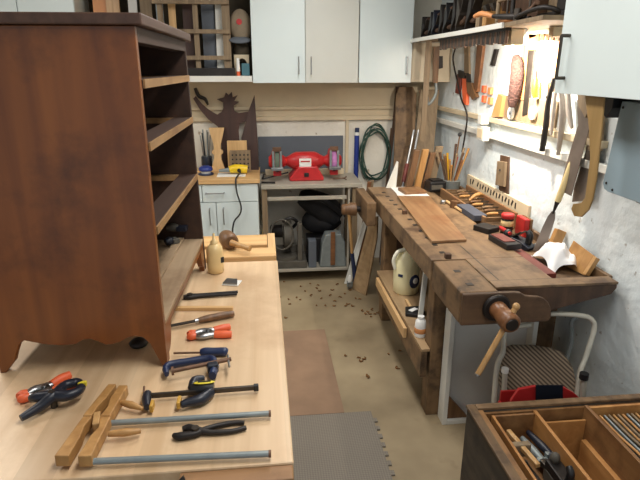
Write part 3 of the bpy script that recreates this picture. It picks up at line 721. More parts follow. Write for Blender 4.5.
# dark templates leaning on wall: figure with arms
def fig(): 
    return [(-.07, 0), (.075, 0), (.075, .18), (.07, .30), (.085, .355), (.20, .385), (.205, .45), (.08, .43), (.045, .445), (.04, .485), (.085, .515), (.045, .52), (.075, .565), (.035, .55), (.03, .59), (.005, .565), (-.015, .585), (-.03, .55), (-.085, .535), (-.04, .51), (-.04, .47), (-.055, .44), (-.09, .42), (-.15, .455), (-.20, .50), (-.245, .56), (-.265, .54), (-.22, .46), (-.16, .385), (-.09, .33), (-.075, .28), (-.07, .18)]
def lean(x0, pts, ybase, ytop, H_, th=.012):
    return MB().poly([(x0+a_, ybase+(ytop-ybase)*b_/H_, CT+b_) for a_, b_ in pts], (0, -th, 0))
single(lean(-.268, fig(), 4.25, 4.295, .6), 'figure_template', 'template', 'dark brown cut-out template like a figure with raised arms', 'template')
single(lean(-.195, [(-.01, 0), (.145, 0), (.142, .30), (.130, .565), (.085, .46), (.02, .25)], 4.19, 4.285, .56), 'pointed_template', 'template', 'tall pointed dark brown template leaning right of the figure template', 'template')
# dark curled shavings or tools hanging near the chest
c = V((-.47, 4.30, 1.36))
mb = MB().tube([AY(195, 88, 4.3), AY(199, 96, 4.3), AY(205, 99, 4.3), AY(208, 105, 4.3)], [.012, .016, .014, .008], 8, 4)
single(mb, 'hook_tool', 'iron', 'dark curved hook hanging under the open shelf beside the chest', 'hook')

# ------------------------------------------------------------------ grinder stand
g = thing('grinder_stand', 'wooden and steel stand with low shelf carrying the red grinder', 'stand', (.32, 4.05, 0))
part(MB().bx(-.034, .715, 3.82, 4.25, .755, .785), 'top', 'greymetalpaint', g, .003)
for x in (-.012, .665):
    for y in (3.86, 4.21): part(MB().bx(x-.02, x+.02, y-.02, y+.02, 0, .754), 'leg', 'brown2', g, .002)
part(MB().bx(.01, .60, 3.835, 3.85, .665, .692), 'front_rail', 'greymetalpaint', g, .002)
part(MB().bx(-.024, .644, 3.85, 4.22, .09, .11), 'low_shelf', 'greymetalpaint', g, .002)
part(MB().bx(.61, .625, 3.835, 3.85, .111, .754), 'inner_post', 'greymetalpaint', g, .001)
single(MB().bx(-.05, .64, 4.325, 4.3495, .79, 1.075), 'backing_board', 'greyboard', 'blue-grey board fixed to the wall behind the red grinder', 'board', bv=.002)
# low pale ledge behind the grinder
single(MB().bx(0, .63, 4.19, 4.20+.03, .786, .83), 'wood_ledge', 'cream', 'long cream strip of wood lying behind the red grinder', 'wood strip', bv=.002)
# the grinder
gc = V((.305, 4.03, .925))
g = thing('bench_grinder', 'red bench grinder with two wheels on the stand', 'grinder', (gc.x, gc.y, .786))
b0 = [(-.135, -.13), (.145, -.13), (.145, -.10), (.10, .03), (.06, .09), (-.05, .09), (-.09, .03), (-.135, -.10)]
base = MB().poly([(gc.x+a_, gc.y-.09, .786+.13+b_) for a_, b_ in [(-.125, -.13), (.135, -.13), (.135, -.105), (.085, -.020), (-.055, -.020), (-.125, -.105)]], (0, .18, 0))
base.bx(gc.x-.07, gc.x+.08, gc.y-.06, gc.y+.06, .86, .89)
part(base, 'base', 'red', g, .01)
part(MB().lathe(gc+V((-.15, 0, 0)), (1, 0, 0), [(.03, 0), (.045, .03), (.060, .055), (.070, .08), (.070, .22), (.060, .245), (.045, .27), (.03, .30)], 28), 'motor', 'red', g)
part(MB().bx(gc.x-.05, gc.x+.04, gc.y-.0825, gc.y-.074, gc.z-.035, gc.z+.03), 'name_plate', 'white', g, .001, label='pale rating plate')
part(MB().bx(gc.x-.04, gc.x+.03, gc.y-.084, gc.y-.0826, gc.z+.004, gc.z+.014), 'plate_stripe', 'redpl', g)
part(MB().bx(gc.x-.015, gc.x+.02, gc.y-.098, gc.y-.091, .82, .85), 'switch', 'black', g, .002)
for s_, wm in ((-1, 'greyw'), (1, 'lilac')):
    xx = gc.x+s_*.215
    part(MB().cyl((gc.x+s_*.14, gc.y, gc.z), (xx-s_*.04, gc.y, gc.z), .028, .05, 20), 'shaft_housing', 'red', g)
    gp = part(MB().lathe((xx-.038, gc.y+.015, gc.z+.005), (1, 0, 0), [(.06, 0), (.085, .008), (.088, .038), (.085, .068), (.06, .076)], 24), 'wheel_guard', 'red', g)
    part(MB().cyl((xx-.016, gc.y-.014, gc.z+.003), (xx+.016, gc.y-.014, gc.z+.003), .078, n=28), 'grinding_wheel', wm, g)
    part(MB().bx(xx-.045, xx+.045, gc.y-.13, gc.y-.085, gc.z-.05, gc.z-.028), 'tool_rest', 'steel', g, .002)
    part(MB().bx(xx-.036, xx-.020, gc.y-.088, gc.y-.06, gc.z-.045, gc.z+.085).bx(xx+.020, xx+.036, gc.y-.088, gc.y-.06, gc.z-.045, gc.z+.085), 'side_shield', 'galv', g, .002)
    part(MB().bx(xx-.032, xx+.032, gc.y-.06, gc.y-.05, gc.z+.080, gc.z+.115), 'spark_shield', 'rust', g, .002)
    part(MB().cyl((xx+s_*.04, gc.y, gc.z), (xx+s_*.062, gc.y, gc.z), .055, .035, 20), 'wheel_cover', 'red', g)
    part(MB().bx(xx-.03, xx+.03, gc.y-.07, gc.y-.02, gc.z-.10, gc.z-.06), 'guard_foot', 'red', g, .004)
    part(MB().bar((xx, gc.y-.02, gc.z-.09), (xx, gc.y-.1, gc.z-.05), .02, .008), 'rest_bracket', 'dsteel', g)
part(MB().tube([gc+V((-.13, .02, -.09)), V((-.01, 4.0, .80)), V((-.015, 4.08, .80)), V((-.015, 4.16, .80)), V((.02, 4.23, .795))], .006, 8, 5), 'power_cord', 'black', g)
# clutter on stand
P0 = V((.56, 3.93, .79))
single(MB().tube([P0+V((.05*math.cos(a*.6), .03*math.sin(a*.6), .005+.002*a)) for a in range(12)], .004, 6, 3), 'wire_coil', 'rust', 'small rusty wire coil on the stand right of the red grinder', 'wire')
single(MB().bar((-.03, 3.9, .792), (.07, 3.88, .792), .02, .012), 'steel_scraper', 'iron', 'small dark scraper lying on stand left of the red grinder', 'scraper', bv=.002)
# under the stand: chop saw with hose coils
LS = .111
g = thing('mitre_saw', 'dusty grey mitre saw on the low shelf under the grinder', 'saw', (.14, 4.0, LS))
part(MB().bx(.012, .30, 3.87, 4.1, LS, LS+.06), 'base', 'greytool', g, .006)
part(MB().cyl((.15, 3.98, LS+.061), (.15, 3.98, LS+.085), .11, n=28), 'turntable', 'greytool', g)
part(MB().bx(.0, .28, 4.03, 4.05, LS+.061, LS+.14), 'fence', 'greytool', g, .004)
part(MB().cyl((.13, 4.0, LS+.24), (.19, 4.0, LS+.24), .11, n=28), 'blade_guard', 'greytool', g)
part(MB().lathe((.02, 4.03, LS+.26), (1, 0, 0), [(.03, 0), (.05, .01), (.052, .10)], 18), 'motor', 'iron', g)
part(MB().tube([(.20, 3.98, LS+.30), (.23, 3.93, LS+.36), (.18, 3.90, LS+.40), (.12, 3.92, LS+.37)], .013, 10, 4), 'handle', 'black', g)
part(MB().bx(.23, .265, 3.875, 3.93, LS+.061, LS+.36), 'column', 'greytool', g, .004)
cc = V((.11, 3.875, LS+.30)); pts = []
for k in range(44): a = k*.42; pts.append(cc+V((.085*math.cos(a)+.004*math.sin(k), .006*math.sin(k*1.3)-.012, .12*math.sin(a)-.02)))
part(MB().tube(pts, .005, 6, 2), 'power_cord', 'greytool', g)
# black bag
g = thing('tool_bag', 'black cloth bag slumped in the upper right under the grinder stand', 'bag', (.44, 4.05, .40))
mb = MB().tube([(.26, 4.09, .63), (.34, 4.09, .60), (.46, 4.10, .53), (.57, 4.10, .45)], [.05, .09, .12, .09], 14, 4, 1.0)
part(mb, 'bag_body', 'blackcloth', g)
part(MB().tube([(.29, 3.97, .64), (.40, 3.93, .655), (.52, 3.96, .57), (.59, 4.0, .50)], .010, 8, 4, 2.0), 'strap', 'blackcloth', g)
part(MB().ell((.44, 4.11, .425), (.16, .09, .105), 16, 10, .06), 'lower_flap', 'blackcloth', g)
single(MB().bx(.31, .60, 3.99, 4.14, .111, .315), 'storage_box', 'black', 'low black box on stand shelf under the black bag', 'box', bv=.006)
# grey plastic case
g = thing('tool_case', 'tapered grey case with brown-red strap on low shelf of stand', 'case', (.52, 3.92, LS))
part(MB().poly([(.40, 3.87, LS), (.61, 3.87, LS), (.60, 3.87, LS+.20), (.57, 3.87, LS+.27), (.45, 3.87, LS+.27), (.42, 3.87, LS+.20)], (0, .11, 0)), 'case_body', 'galv', g, .01)
part(MB().bx(.485, .52, 3.855, 3.8695, LS+.02, LS+.29), 'strap', 'vise_red', g, .003)
single(MB().bx(.315, .375, 3.87, 3.96, LS, LS+.22), 'narrow_box', 'greyboard', 'narrow blue-grey box between mitre saw and grey case', 'box', bv=.004)

# ------------------------------------------------------------------ back wall things
p0, p1 = AY(355, 178, 4.3), AY(357, 128, 4.3)
g = thing('blue_tube', 'blue capped plastic tube standing against back wall beside the hose', 'tube', (p0.x, 4.30, 0))
part(MB().cyl((p0.x, 4.29, .001), (p0.x+.01, 4.31, p1.z-.06), .020, n=14), 'body', 'blue', g)
part(MB().cyl((p0.x+.01, 4.31, p1.z-.0605), (p0.x+.011, 4.311, p1.z-.035), .017, n=14), 'neck', 'white', g)
part(MB().cyl((p0.x+.011, 4.311, p1.z-.0345), (p0.x+.012, 4.312, p1.z), .018, n=14), 'cap', 'navy', g)
# hose coil
g = thing('garden_hose', 'dark green hose coiled on a hook on the back wall', 'hose', (.85, 4.3, .85))
hc = AY(374, 153, 4.3)
pts = []
for k in range(90):
    a = k*.33; rr = .96+.13*math.sin(k*.37)+.05*math.sin(k*1.13)
    pts.append(V((hc.x+.115*rr*math.cos(a)+.012*math.sin(k*.11), 4.30+.022*math.sin(k*.9), hc.z-.03*(1-rr)+(.215*rr)*math.sin(a)-.01*abs(math.cos(a)))))
part(MB().tube(pts, .0062, 7, 2), 'hose_coil', 'green', g)
part(MB().cyl((hc.x, 4.27, hc.z+.205), (hc.x, 4.35, hc.z+.205), .007, n=8), 'hook', 'steel', g)

# leaning boards in the corner: px polygons at their own depth
def lean_board(name, label, pb, pt, w, th, yb, yt, mat, cat='board', tw=None, zb_=None, group=None):
    a = AY(pb[0], pb[1], yb); b = AY(pt[0], pt[1], yt)
    if zb_ is not None: a.z = zb_
    tw = w if tw is None else tw
    return single(MB().poly([a-V((w/2, 0, 0)), a+V((w/2, 0, 0)), b+V((tw/2, 0, 0)), b-V((tw/2, 0, 0))], (0, th, 0)), name, mat, label, cat, group, bv=.002)
single(MB().poly([V((1.00, 4.02, .57)), V((1.16, 4.02, .57)), V((1.20, 4.20, 1.40)), V((1.17, 4.215, 1.46)), V((1.06, 4.215, 1.46)), V((1.035, 4.20, 1.40))], (0, .02, 0)), 'leaning_board', 'old_z', 'tall brown board with clipped top corners leaning in the far corner', 'board', bv=.002)
single(MB().poly([V((1.10, 3.88, .57)), V((1.25, 3.88, .57)), V((1.365, 4.16, 1.44)), V((1.215, 4.16, 1.44))], (0, .02, 0)), 'leaning_board', 'brown2', 'wide grey-brown board leaning against right side of far corner', 'board', bv=.002)
single(MB().poly([V((.955, 4.22, .0)), V((1.0, 4.22, .0)), V((1.11, 4.315, 1.46)), V((1.06, 4.315, 1.46))], (0, .016, 0)), 'leaning_board', 'old_dark', 'narrow dark board leaning behind the hose and the vise', 'board', bv=.002)
single(MB().bx(.98, 1.37, 3.86, 4.08, .0, .565), 'corner_crate', 'old_dark', 'dark wooden crate in the far corner behind the old bench', 'crate', bv=.004)
lean_board('leaning_board', 'thin grey steel strip leaning right of the hose', (384, 196), (398, 118), .03, .008, 4.16, 4.28, 'galv', zb_=.0)
lean_board('leaning_board', 'short brown batten leaning close to the hose coil', (383, 190), (392, 128), .022, .012, 4.26, 4.325, 'brown', zb_=.0)
# levels / white tubes with red cuffs
for k, (pb, pt) in enumerate([((399, 184), (414, 130)), ((405, 184), (418.5, 130))]):
    a = AY(pb[0], pb[1], 3.84); b = AY(pt[0], pt[1], 3.99); a.z = .567; d = b-a
    g = thing('bar_clamp', ['left of two slim silver bar clamps leaning in the corner', 'right of two slim silver bar clamps leaning in the corner'][k], 'clamp', tuple(a))
    part(MB().cyl(a, b, .009, n=10), 'bar', 'steel', g)
    part(MB().cyl(a+d*.35, a+d*.58, .016, n=10), 'jaw_housing', 'mahog', g)
    part(MB().cyl(a, a+d*.2, .014, n=10), 'lower_jaw', 'iron', g)

# ------------------------------------------------------------------ main workbench
TH = .80
t = thing('cabinetmaker_bench', 'long old wooden workbench with vises along the right wall', 'workbench', (1.03, 2.7, 0))
top = part(MB().bx(.712, 1.13, 1.93+.19, 3.62, .70, TH).bx(.865, 1.13, 1.860, 2.1199, .70, TH), 'top_slab', 'old_top', t, .004)
part(MB().bx(1.131, 1.385, 1.86, 3.62, .725, .757), 'tray_floor', 'old_y', t, .002)
part(MB().bx(1.365, 1.385, 1.86, 3.62, .7575, .80), 'tray_back', 'old_y', t, .002)
part(MB().poly([(.86, 1.795, .69), (1.10, 1.795, .69), (1.345, 1.795, .75), (1.362, 1.795, .775), (1.362, 1.795, TH-.009), (.86, 1.795, TH-.009)], (0, .064, 0)), 'end_cap', 'old_dark', t, .004)  # face coloured dark to imitate shade
part(MB().bx(.865, 1.364, 1.793, 1.859, TH-.0085, TH+.002), 'end_cap_top', 'old_top', t, .002)  # same cap, lighter colour for the lit top
part(MB().bx(1.131, 1.364, 3.585, 3.62, .7575, .80), 'tray_end', 'old_y', t, .002)
# tail vise: L shaped block
part(MB().bx(.712, .858, 1.757, 2.10, .675, TH+.003), 'tail_vise_block', 'old_y', t, .006)
# scrolled end board of the tail vise
sc = [(0, .675), (.345, .675), (.354, .690), (.354, .712), (.348, .735), (.336, .756), (.318, .772), (.296, .780), (.262, .783), (.244, .786), (.232, .793), (.222, .800), (.20, .803), (0, .803)]
part(MB().poly([(.714+x, 1.735, z) for x, z in sc], (0, .0215, 0)), 'scroll_board', 'old_x', t, .004)
part(MB().bx(.865, 1.05, 1.758, 1.794, .68, .75), 'vise_filler', 'old_x', t, .003)
hb = V((.842, 1.735, .748)); hd = V((.05, -1, -.08)).normalized()
part(MB().lathe(hb, hd, [(.052, 0), (.054, .004), (.054, .012), (.048, .016)], 24), 'screw_collar', 'iron', t)
part(MB().lathe(hb, hd, [(.033, .016), (.034, .03), (.032, .045), (.033, .07), (.036, .078), (.037, .12), (.032, .128), (.028, .130)], 24), 'screw_hub', 'vise_red', t)
part(MB().lathe(hb, hd, [(.024, .1301), (.022, .134)], 18), 'hub_end', 'iron', t)
hp = hb+hd*.10; hq = AY(478, 374, hp.y-.02)
dd = (hq-hp).normalized()
part(MB().cyl(hp-dd*.058, hq, .0105, n=12), 'vise_handle', 'handle_y', t)
part(MB().ell(hp-dd*.058, (.014,)*3, 12, 8), 'handle_knob', 'handle_y', t)
part(MB().cyl(hq, hq+dd*.006, .011, n=12), 'handle_knob', 'steel', t)
# legs and stretchers
for y in (2.16, 3.17):
    part(MB().bx(.735, .815, y-.045, y+.045, 0, .699), 'leg', 'old_z', t, .004)
    part(MB().bx(1.25, 1.33, y-.045, y+.045, 0, .724), 'leg', 'old_z', t, .004)
    part(MB().bx(.816, 1.249, y-.025, y+.025, .60, .68), 'cross_rail', 'old_x', t, .003)
part(MB().bx(.70, .75, 2.10, 3.62, .30, .36) if 0 else MB().bx(.692, .722, 2.115, 2.70, .215, .345), 'front_rail', 'old_y', t, .003)
part(MB().bx(.692, 1.33, 2.206, 3.124, .347, .362).bx(.692, .733, 2.115, 2.2059, .347, .362), 'low_shelf', 'shelfw', t, .002)
part(MB().bx(.692, .722, 2.701, 3.124, .215, .345), 'front_rail', 'old_y', t, .003)
part(MB().bx(.905, .909, 1.87, 2.30, TH-.002, TH+.0006), 'board_seam', 'black', t)
part(MB().bx(.866, 1.129, 1.8605, 1.863, TH-.002, TH+.0006), 'board_seam', 'black', t)
# dog holes
for k in range(12):
    y = 2.21+k*.112
    if k == 6: continue
    part(MB().bx(.778, .802, y-.013, y+.013, TH-.004, TH+.0012), 'dog_hole', 'black', t)
for y in (1.83, 1.97): part(MB().bx(.760, .786, y-.013, y+.013, TH-.002, TH+.0042), 'dog_hole', 'black', t)
for y in (2.135, 2.885): part(MB().bx(.777, .803, y-.012, y+.012, TH-.005, TH+.022), 'bench_dog', 'old_dark', t, .002)
# face vise at the far end
part(MB().bx(.625, .685, 3.17, 3.60, .645, TH), 'face_vise_jaw', 'old_y', t, .006)
part(MB().cyl((.54, 3.40, .70), (.78, 3.40, .70), .020, n=14), 'face_vise_screw', 'iron', t)
part(MB().lathe((.50, 3.40, .70), (1, 0, 0), [(.03, 0), (.037, .01), (.037, .045), (.045, .06), (.045, .095)], 18), 'face_vise_hub', 'brown', t)
part(MB().cyl((.52, 3.40, .735), (.52, 3.40, .645), .006, n=10), 'face_vise_handle', 'iron', t)
# long pale lath hooked along the low shelf
single(MB().bar((.680, 3.05, .318), (.680, 2.36, .318), .018, .055), 'pale_batten', 'pale_y', 'pale batten fixed along the low shelf edge of old bench', 'batten', bv=.002)

# under the bench: jug
p = AZ(405.5, 291, .363); JS = 1.13
g = thing('jug', 'cream plastic jug with blue cap and oval label on low shelf', 'jug', tuple(p))
part(MB().lathe(p, (0, 0, 1), [(a_*JS, b_*JS) for a_, b_ in [(.058, 0), (.064, .006), (.066, .06), (.066, .15), (.060, .175), (.048, .2), (.03, .225), (.022, .235), (.022, .243)]], 24), 'body', 'jug', g)
part(MB().lathe(p, (0, 0, 1), [(a_*JS, b_*JS) for a_, b_ in [(.024, .2435), (.024, .262), (.02, .266)]], 18), 'cap', 'navy', g, label='dark blue screw cap')
part(MB().tube([p+V((-.02, -.02, .262)), p+V((-.062, -.02, .25)), p+V((-.084, -.02, .20)), p+V((-.072, -.02, .15))], .011, 10, 4), 'handle', 'jugw', g)
part(MB().ell(p+V((.030, -.066, .085)), (.034, .009, .042), 18, 10, R=rotz(.35)), 'label_oval', 'navy', g, label='blue oval label')
part(MB().ell(p+V((.034, -.074, .092)), (.017, .004, .018), 14, 8, R=rotz(.35)), 'label_centre', 'white', g)
part(MB().box(p+V((-.049, -.055, .12)), (.028, .006, .016), rotz(-.75)), 'label_patch', 'navy', g)
single(MB().poly([V((.722, 2.30, .363)), V((.745, 2.30, .363)), V((.762, 2.30, .69)), V((.740, 2.30, .69))], (0, .012, 0)), 'white_board', 'white_paint', 'narrow white board standing on low shelf behind the front leg', 'board')
# black and white tool on shelf and white tub
P, L_ = hplane(404, 316, 422, 311, .363)
g = thing('wood_scraper', 'black scraper with pale centre on low shelf before the jug', 'scraper', tuple(P(L_/2)))
q = P(L_/2)
part(MB().poly([q+V(v) for v in ((-.05, -.03, .0), (.02, -.06, .0), (.06, -.02, .0), (.05, .05, .0), (-.03, .05, .0))], (0, 0, .02)), 'body', 'black', g, .004)
part(MB().box(q+V((0, 0, .0225)), (.05, .025, .003), rotz(.6)), 'pale_insert', 'white', g)
part(MB().bar(q+V((.0, .04, .012)), q+V((.0, .15, .012)), .014, .012), 'handle', 'pale_y', g, .001)
p = AZ(422, 345, .363); p = V((.722, 2.245, .363))
g = thing('plastic_tub', 'small white plastic bottle on low shelf near the front leg', 'bottle', tuple(p))
part(MB().lathe(p, (0, 0, 1), [(.026, 0), (.028, .01), (.028, .05), (.025, .08), (.016, .09)], 18), 'body', 'white', g)
part(MB().lathe(p, (0, 0, 1), [(.016, .0905), (.016, .104)], 14), 'cap', 'white', g)
part(MB().lathe(p, (0, 0, 1), [(.0285, .02), (.0292, .021), (.0292, .045), (.0285, .046)], 18), 'label_band', 'tan', g)

# hanging-handled mallet with blue handle by far vise
g = thing('wooden_pole', 'long wooden pole with blue lower sleeve leaning below the far vise', 'pole', (.60, 3.62, .0))
a, b = AY(352, 253, 3.68), AY(349, 212, 3.66)
part(MB().cyl(a, b, .011, .013, 12), 'upper_length', 'handle_y', g)
c = AY(356, 285, 3.72); c.z = .012
part(MB().cyl(c, a, .020, .014, 12), 'lower_sleeve', 'navy', g)
# boards leaning below far vise
a0, a1 = AZ(352, 285, 0.0), AZ(374, 294, 0.0)
mb = MB().poly([V((.638, 3.695, .0)), V((.720, 3.555, .0)), V((.775, 3.50, .46)), V((.775, 3.50, .62)), V((.755, 3.66, .56))], (-.012, -.010, 0))
single(mb, 'leaning_board', 'shelfw', 'wide weathered board leaning against leg of the old bench', 'board', bv=.002)
mb = MB().poly([V((.585, 3.80, 0)), V((.635, 3.78, 0)), V((.765, 3.75, .60)), V((.735, 3.75, .60))], (0, -.015, 0))
single(mb, 'leaning_board', 'white_paint', 'white painted board leaning behind the weathered board', 'board', bv=.002)
for k, (x, xx, m_, lab) in enumerate([(.66, .74, 'vise_red', 'dark red strip of wood leaning behind far vise'), (.68, .77, 'brown2', 'grey strip of wood leaning behind far vise')]):
    single(MB().poly([V((x+.02, 3.86+.05*k, 0)), V((x+.05, 3.86+.05*k, 0)), V((xx+.06, 3.90+.05*k, .78)), V((xx+.03, 3.90+.05*k, .78))], (0, .015, 0)), 'wood_strip', m_, lab, 'wood strip', bv=.002)
# small caster
p = AZ(349, 288, 0)
g = thing('caster', 'small grey caster on the floor beside the leaning boards', 'caster', (p.x, p.y-.03, 0))
part(MB().cyl((p.x-.012, p.y-.03, .028), (p.x+.012, p.y-.03, .028), .028, n=18), 'wheel', 'greytool', g)
part(MB().bx(p.x-.020, p.x+.020, p.y-.045, p.y-.015, .058, .064).bx(p.x-.020, p.x-.014, p.y-.04, p.y-.02, .028, .058).bx(p.x+.014, p.x+.020, p.y-.04, p.y-.02, .028, .058), 'fork', 'galv', g)
part(MB().lathe((p.x, p.y-.03, .0645), (0, 0, 1), [(.014, 0), (.018, .02), (.010, .05)], 12), 'stem', 'white', g)

# ------------------------------------------------------------------ on the workbench
single(MB().poly([AZ(390, 193, TH), AZ(403, 193.5, TH), AZ(466, 240.5, TH), AZ(432, 242.5, TH)][::-1] if 0 else [V((.845, 3.28, TH+.0025)), V((.780, 2.335, TH+.0025)), V((.955, 2.345, TH+.0025)), V((1.05, 3.25, TH+.0025))], (0, 0, .012)), 'plank', 'board_red', 'thin reddish-brown plank lying flat on the old bench', 'plank', bv=.001)
single(MB().poly([AZ(a_, b_, TH+.001) for a_, b_ in [(391, 188), (395, 192), (399, 197.5), (411, 198), (418, 196), (430, 196.5), (419, 187.5), (405, 187)]], (0, 0, .002)), 'paper_sheet', 'paper', 'white papers under small board at far end of old bench', 'paper')
a = AZ(412, 191, TH+.01)
single(MB().box((a.x, a.y+.0, TH+.0135), (.15, .14, .02), rotz(.1)), 'small_board', 'board_red', 'small brown board resting on white papers on the old bench', 'board', bv=.002)
a = AZ(437, 191, TH)
g = thing('battery_charger', 'black boxy charger at far end of old bench beside brush pot', 'charger', (a.x, a.y, TH))
a.y -= .04; a.x -= .012
part(MB().box((a.x, a.y+.05, TH+.037), (.12, .10, .072), rotz(.15)), 'body', 'black', g, .01)
part(MB().box((a.x, a.y+.05, TH+.078), (.08, .07, .008), rotz(.15)), 'top_plate', 'iron', g, .003)
part(MB().box((a.x-.004, a.y-.003, TH+.035), (.08, .006, .03), rotz(.15)), 'front_slot', 'greytool', g, .001)

# pot with brushes
pc = V((1.275, 3.50, .758))
g = thing('brush_pot', 'galvanized pot full of files and brushes against the right wall', 'pot', tuple(pc))
part(MB().lathe(pc, (0, 0, 1), [(.05, 0), (.055, .01), (.065, .10), (.068, .105)], 20), 'pot', 'galv', g)
rnd = random.Random(3)
for k in range(18):
    a = k*2.4; r0 = .035*math.sqrt((k+1)/18)
    b0 = pc+V((r0*math.cos(a), r0*math.sin(a), .085)); h = rnd.uniform(.13, .26) if k else .33
    tp = b0+V((r0*2.0*math.cos(a)+.012, r0*1.2*math.sin(a)+.0, h))
    nm, mt_ = [('file_handle', 'brown'), ('brush_handle', 'oak'), ('file_handle', 'brown2'), ('screwdriver_handle', 'redpl' if k < 8 else 'brown2'), ('brush_handle', 'brush' if k < 9 else 'vise_red'), ('file_handle', 'old_dark')][k % 6]
    part(MB().tube([b0, b0*.4+tp*.6, tp], [.005, .006, .009 if k else .004], 8, 2), nm, mt_, g)
    if k == 0: part(MB().ell(tp, (.014, .014, .014), 10, 8), 'knob', 'black', g)
# brown wooden planes / blocks standing near the corner
for k, (x, y, w, h, m_, lab) in enumerate([(.985, 3.52, .042, .27, 'brown', 'tall upright wooden block left of the two others at bench end'), (1.04, 3.50, .042, .275, 'oak', 'middle upright wooden block with dark cap at bench end'),
        (1.098, 3.52, .042, .25, 'brown', 'right upright wooden block beside black charger'), (1.155, 3.56, .05, .285, 'brown2', 'grey-brown upright board just left of the brush pot')]):
    single(MB().poly([(x-w/2, y, TH+.001), (x+w/2, y, TH+.001), (x+w/2+.05, y+.01, TH+h), (x-w/2+.05, y+.01, TH+h)], (0, .035, 0)), 'wood_block', m_, lab, 'wood block', bv=.004)
single(MB().poly([AY(a_, b_, 3.57) for a_, b_ in [(386, 188), (396, 188), (398.5, 162), (397, 161)]], (0, .01, 0)), 'pale_offcut', 'white_paint', 'pointed pale offcut standing at far end of old bench', 'offcut')

# chisel rack along the wall
g = thing('chisel_rack', 'long low wooden rack in bench tray against the wall', 'rack', (1.27, 2.85, .758))
part(MB().bx(1.17, 1.185, 2.66, 3.40, .758, .832), 'front_board', 'board_red', g, .002)
part(MB().bx(1.345, 1.36, 2.66, 3.40, .758, .850), 'rear_board', 'board_red', g, .002)
for k in range(11):
    y = 2.67+k*.070; part(MB().bx(1.186, 1.344, y, y+.014, .80, .825), 'divider', 'old_y', g, .001)
part(MB().bx(1.186, 1.344, 2.66, 3.40, .758, .768), 'rack_floor', 'old_y', g)
for k in range(9):
    y = 2.70+k*.070; x = 1.19+.015*(k % 3)
    c = thing('chisel', 'small chisel with brown handle lying across the wall rack', 'chisel', (1.26, y, .826), group='chisels lying in the wall rack')
    part(MB().tube([(x+.01, y, .836), (x+.035, y+.004, .838), (x+.075, y+.006, .838)], [.007, .010, .008], 8, 2), 'handle', ['oak', 'brown', 'old_y'][k % 3], c)
    part(MB().bar((x+.075, y+.006, .836), (1.335, y+.012, .835), .010, .004), 'blade', 'dsteel', c)
# block plane sitting up on rack
c0 = V((1.27, 3.02, .846))
single(MB().tube([c0+V((-.06, -.03, -.004)), c0+V((-.02, -.01, .02)), c0+V((.015, 0, .028)), c0+V((.05, .03, .012))], [.006, .012, .013, .008], 8, 3), 'spokeshave', 'oak', 'honey wooden spokeshave lying high on the wall rack', 'spokeshave')
# slotted strip on the wall
g = thing('slotted_strip', 'pale slotted tool strip on the wall above the rack', 'tool strip', (1.39, 3.15, .76))
part(MB().bx(1.384, 1.399, 2.60, 3.49, .802, .905), 'strip', 'cream', g, .002)
for k in range(17):
    if k == 2: continue
    y = 3.42-k*.042; part(MB().box((1.3835, y, .868+.006*(k % 2)), (.002, .014, .034), Matrix.Rotation(.5 if k % 2 else 0, 3, 'X')), 'slot', 'black', g)

# oilstones etc
def obox(px, py, L_, W_, H_, ang, z=TH): 
    a = AZ(px, py, z); return MB().box((a.x, a.y, z+H_/2+.0005), (W_, L_, H_), rotz(ang))
g0 = obox(471, 215, .26, .075, .033, .02)
single(g0, 'oilstone', 'slate', 'long blue-grey oilstone lying on old bench near the rack', 'oilstone', bv=.003)
single(obox(486, 231, .10, .085, .028, .5), 'oilstone', 'iron', 'short black oilstone between the blue-grey stone and the red tool', 'oilstone', bv=.003)
g = thing('diamond_stone', 'black sharpening stone box with dark red top in front of the plane', 'sharpening stone', tuple(AZ(509, 245, TH)))
a = AZ(504, 244.5, TH)
part(MB().box((a.x, a.y, TH+.0145), (.075, .17, .028), rotz(.12)), 'base', 'black', g, .004)
part(MB().box((a.x-.004, a.y+.01, TH+.031), (.058, .12, .004), rotz(.12)), 'stone_face', 'mahog', g, .001)
# small mallet / tool before the oilstone
P, L_ = hplane(446, 203, 462, 213, TH)
g = thing('marking_gauge', 'small pale wooden gauge with dark bits beside blue-grey oilstone', 'gauge', tuple(P(L_/2)))
part(MB().tube([P(0, 0, .012), P(L_, 0, .012)], .009, 8), 'stem', 'pale_y', g)
part(MB().box(P(L_*.55, 0, .024), (.03, .05, .045), rotz(.6)), 'fence', 'brown', g, .003)
p = AZ(443, 204, TH)
single(MB().lathe(p, (0, 0, 1), [(.014, 0), (.017, .004), (.017, .022), (.010, .026)], 16), 'steel_ferrule', 'steel', 'small silver metal cap on old bench beside the wooden gauge', 'metal cap')
# red handled tool
P, L_ = hplane(500, 230, 510, 236, TH)
g = thing('knife', 'small red-handled knife lying before the red-topped jar', 'knife', tuple(P(L_/2)))
part(MB().tube([P(-.005, 0, .012), P(.02, 0, .013), P(L_, 0, .012)], [.009, .0115, .009], 10, 2), 'handle', 'redpl', g)
part(MB().bar(P(-.06, 0, .010), P(-.004, 0, .011), .014, .004), 'blade', 'dsteel', g)
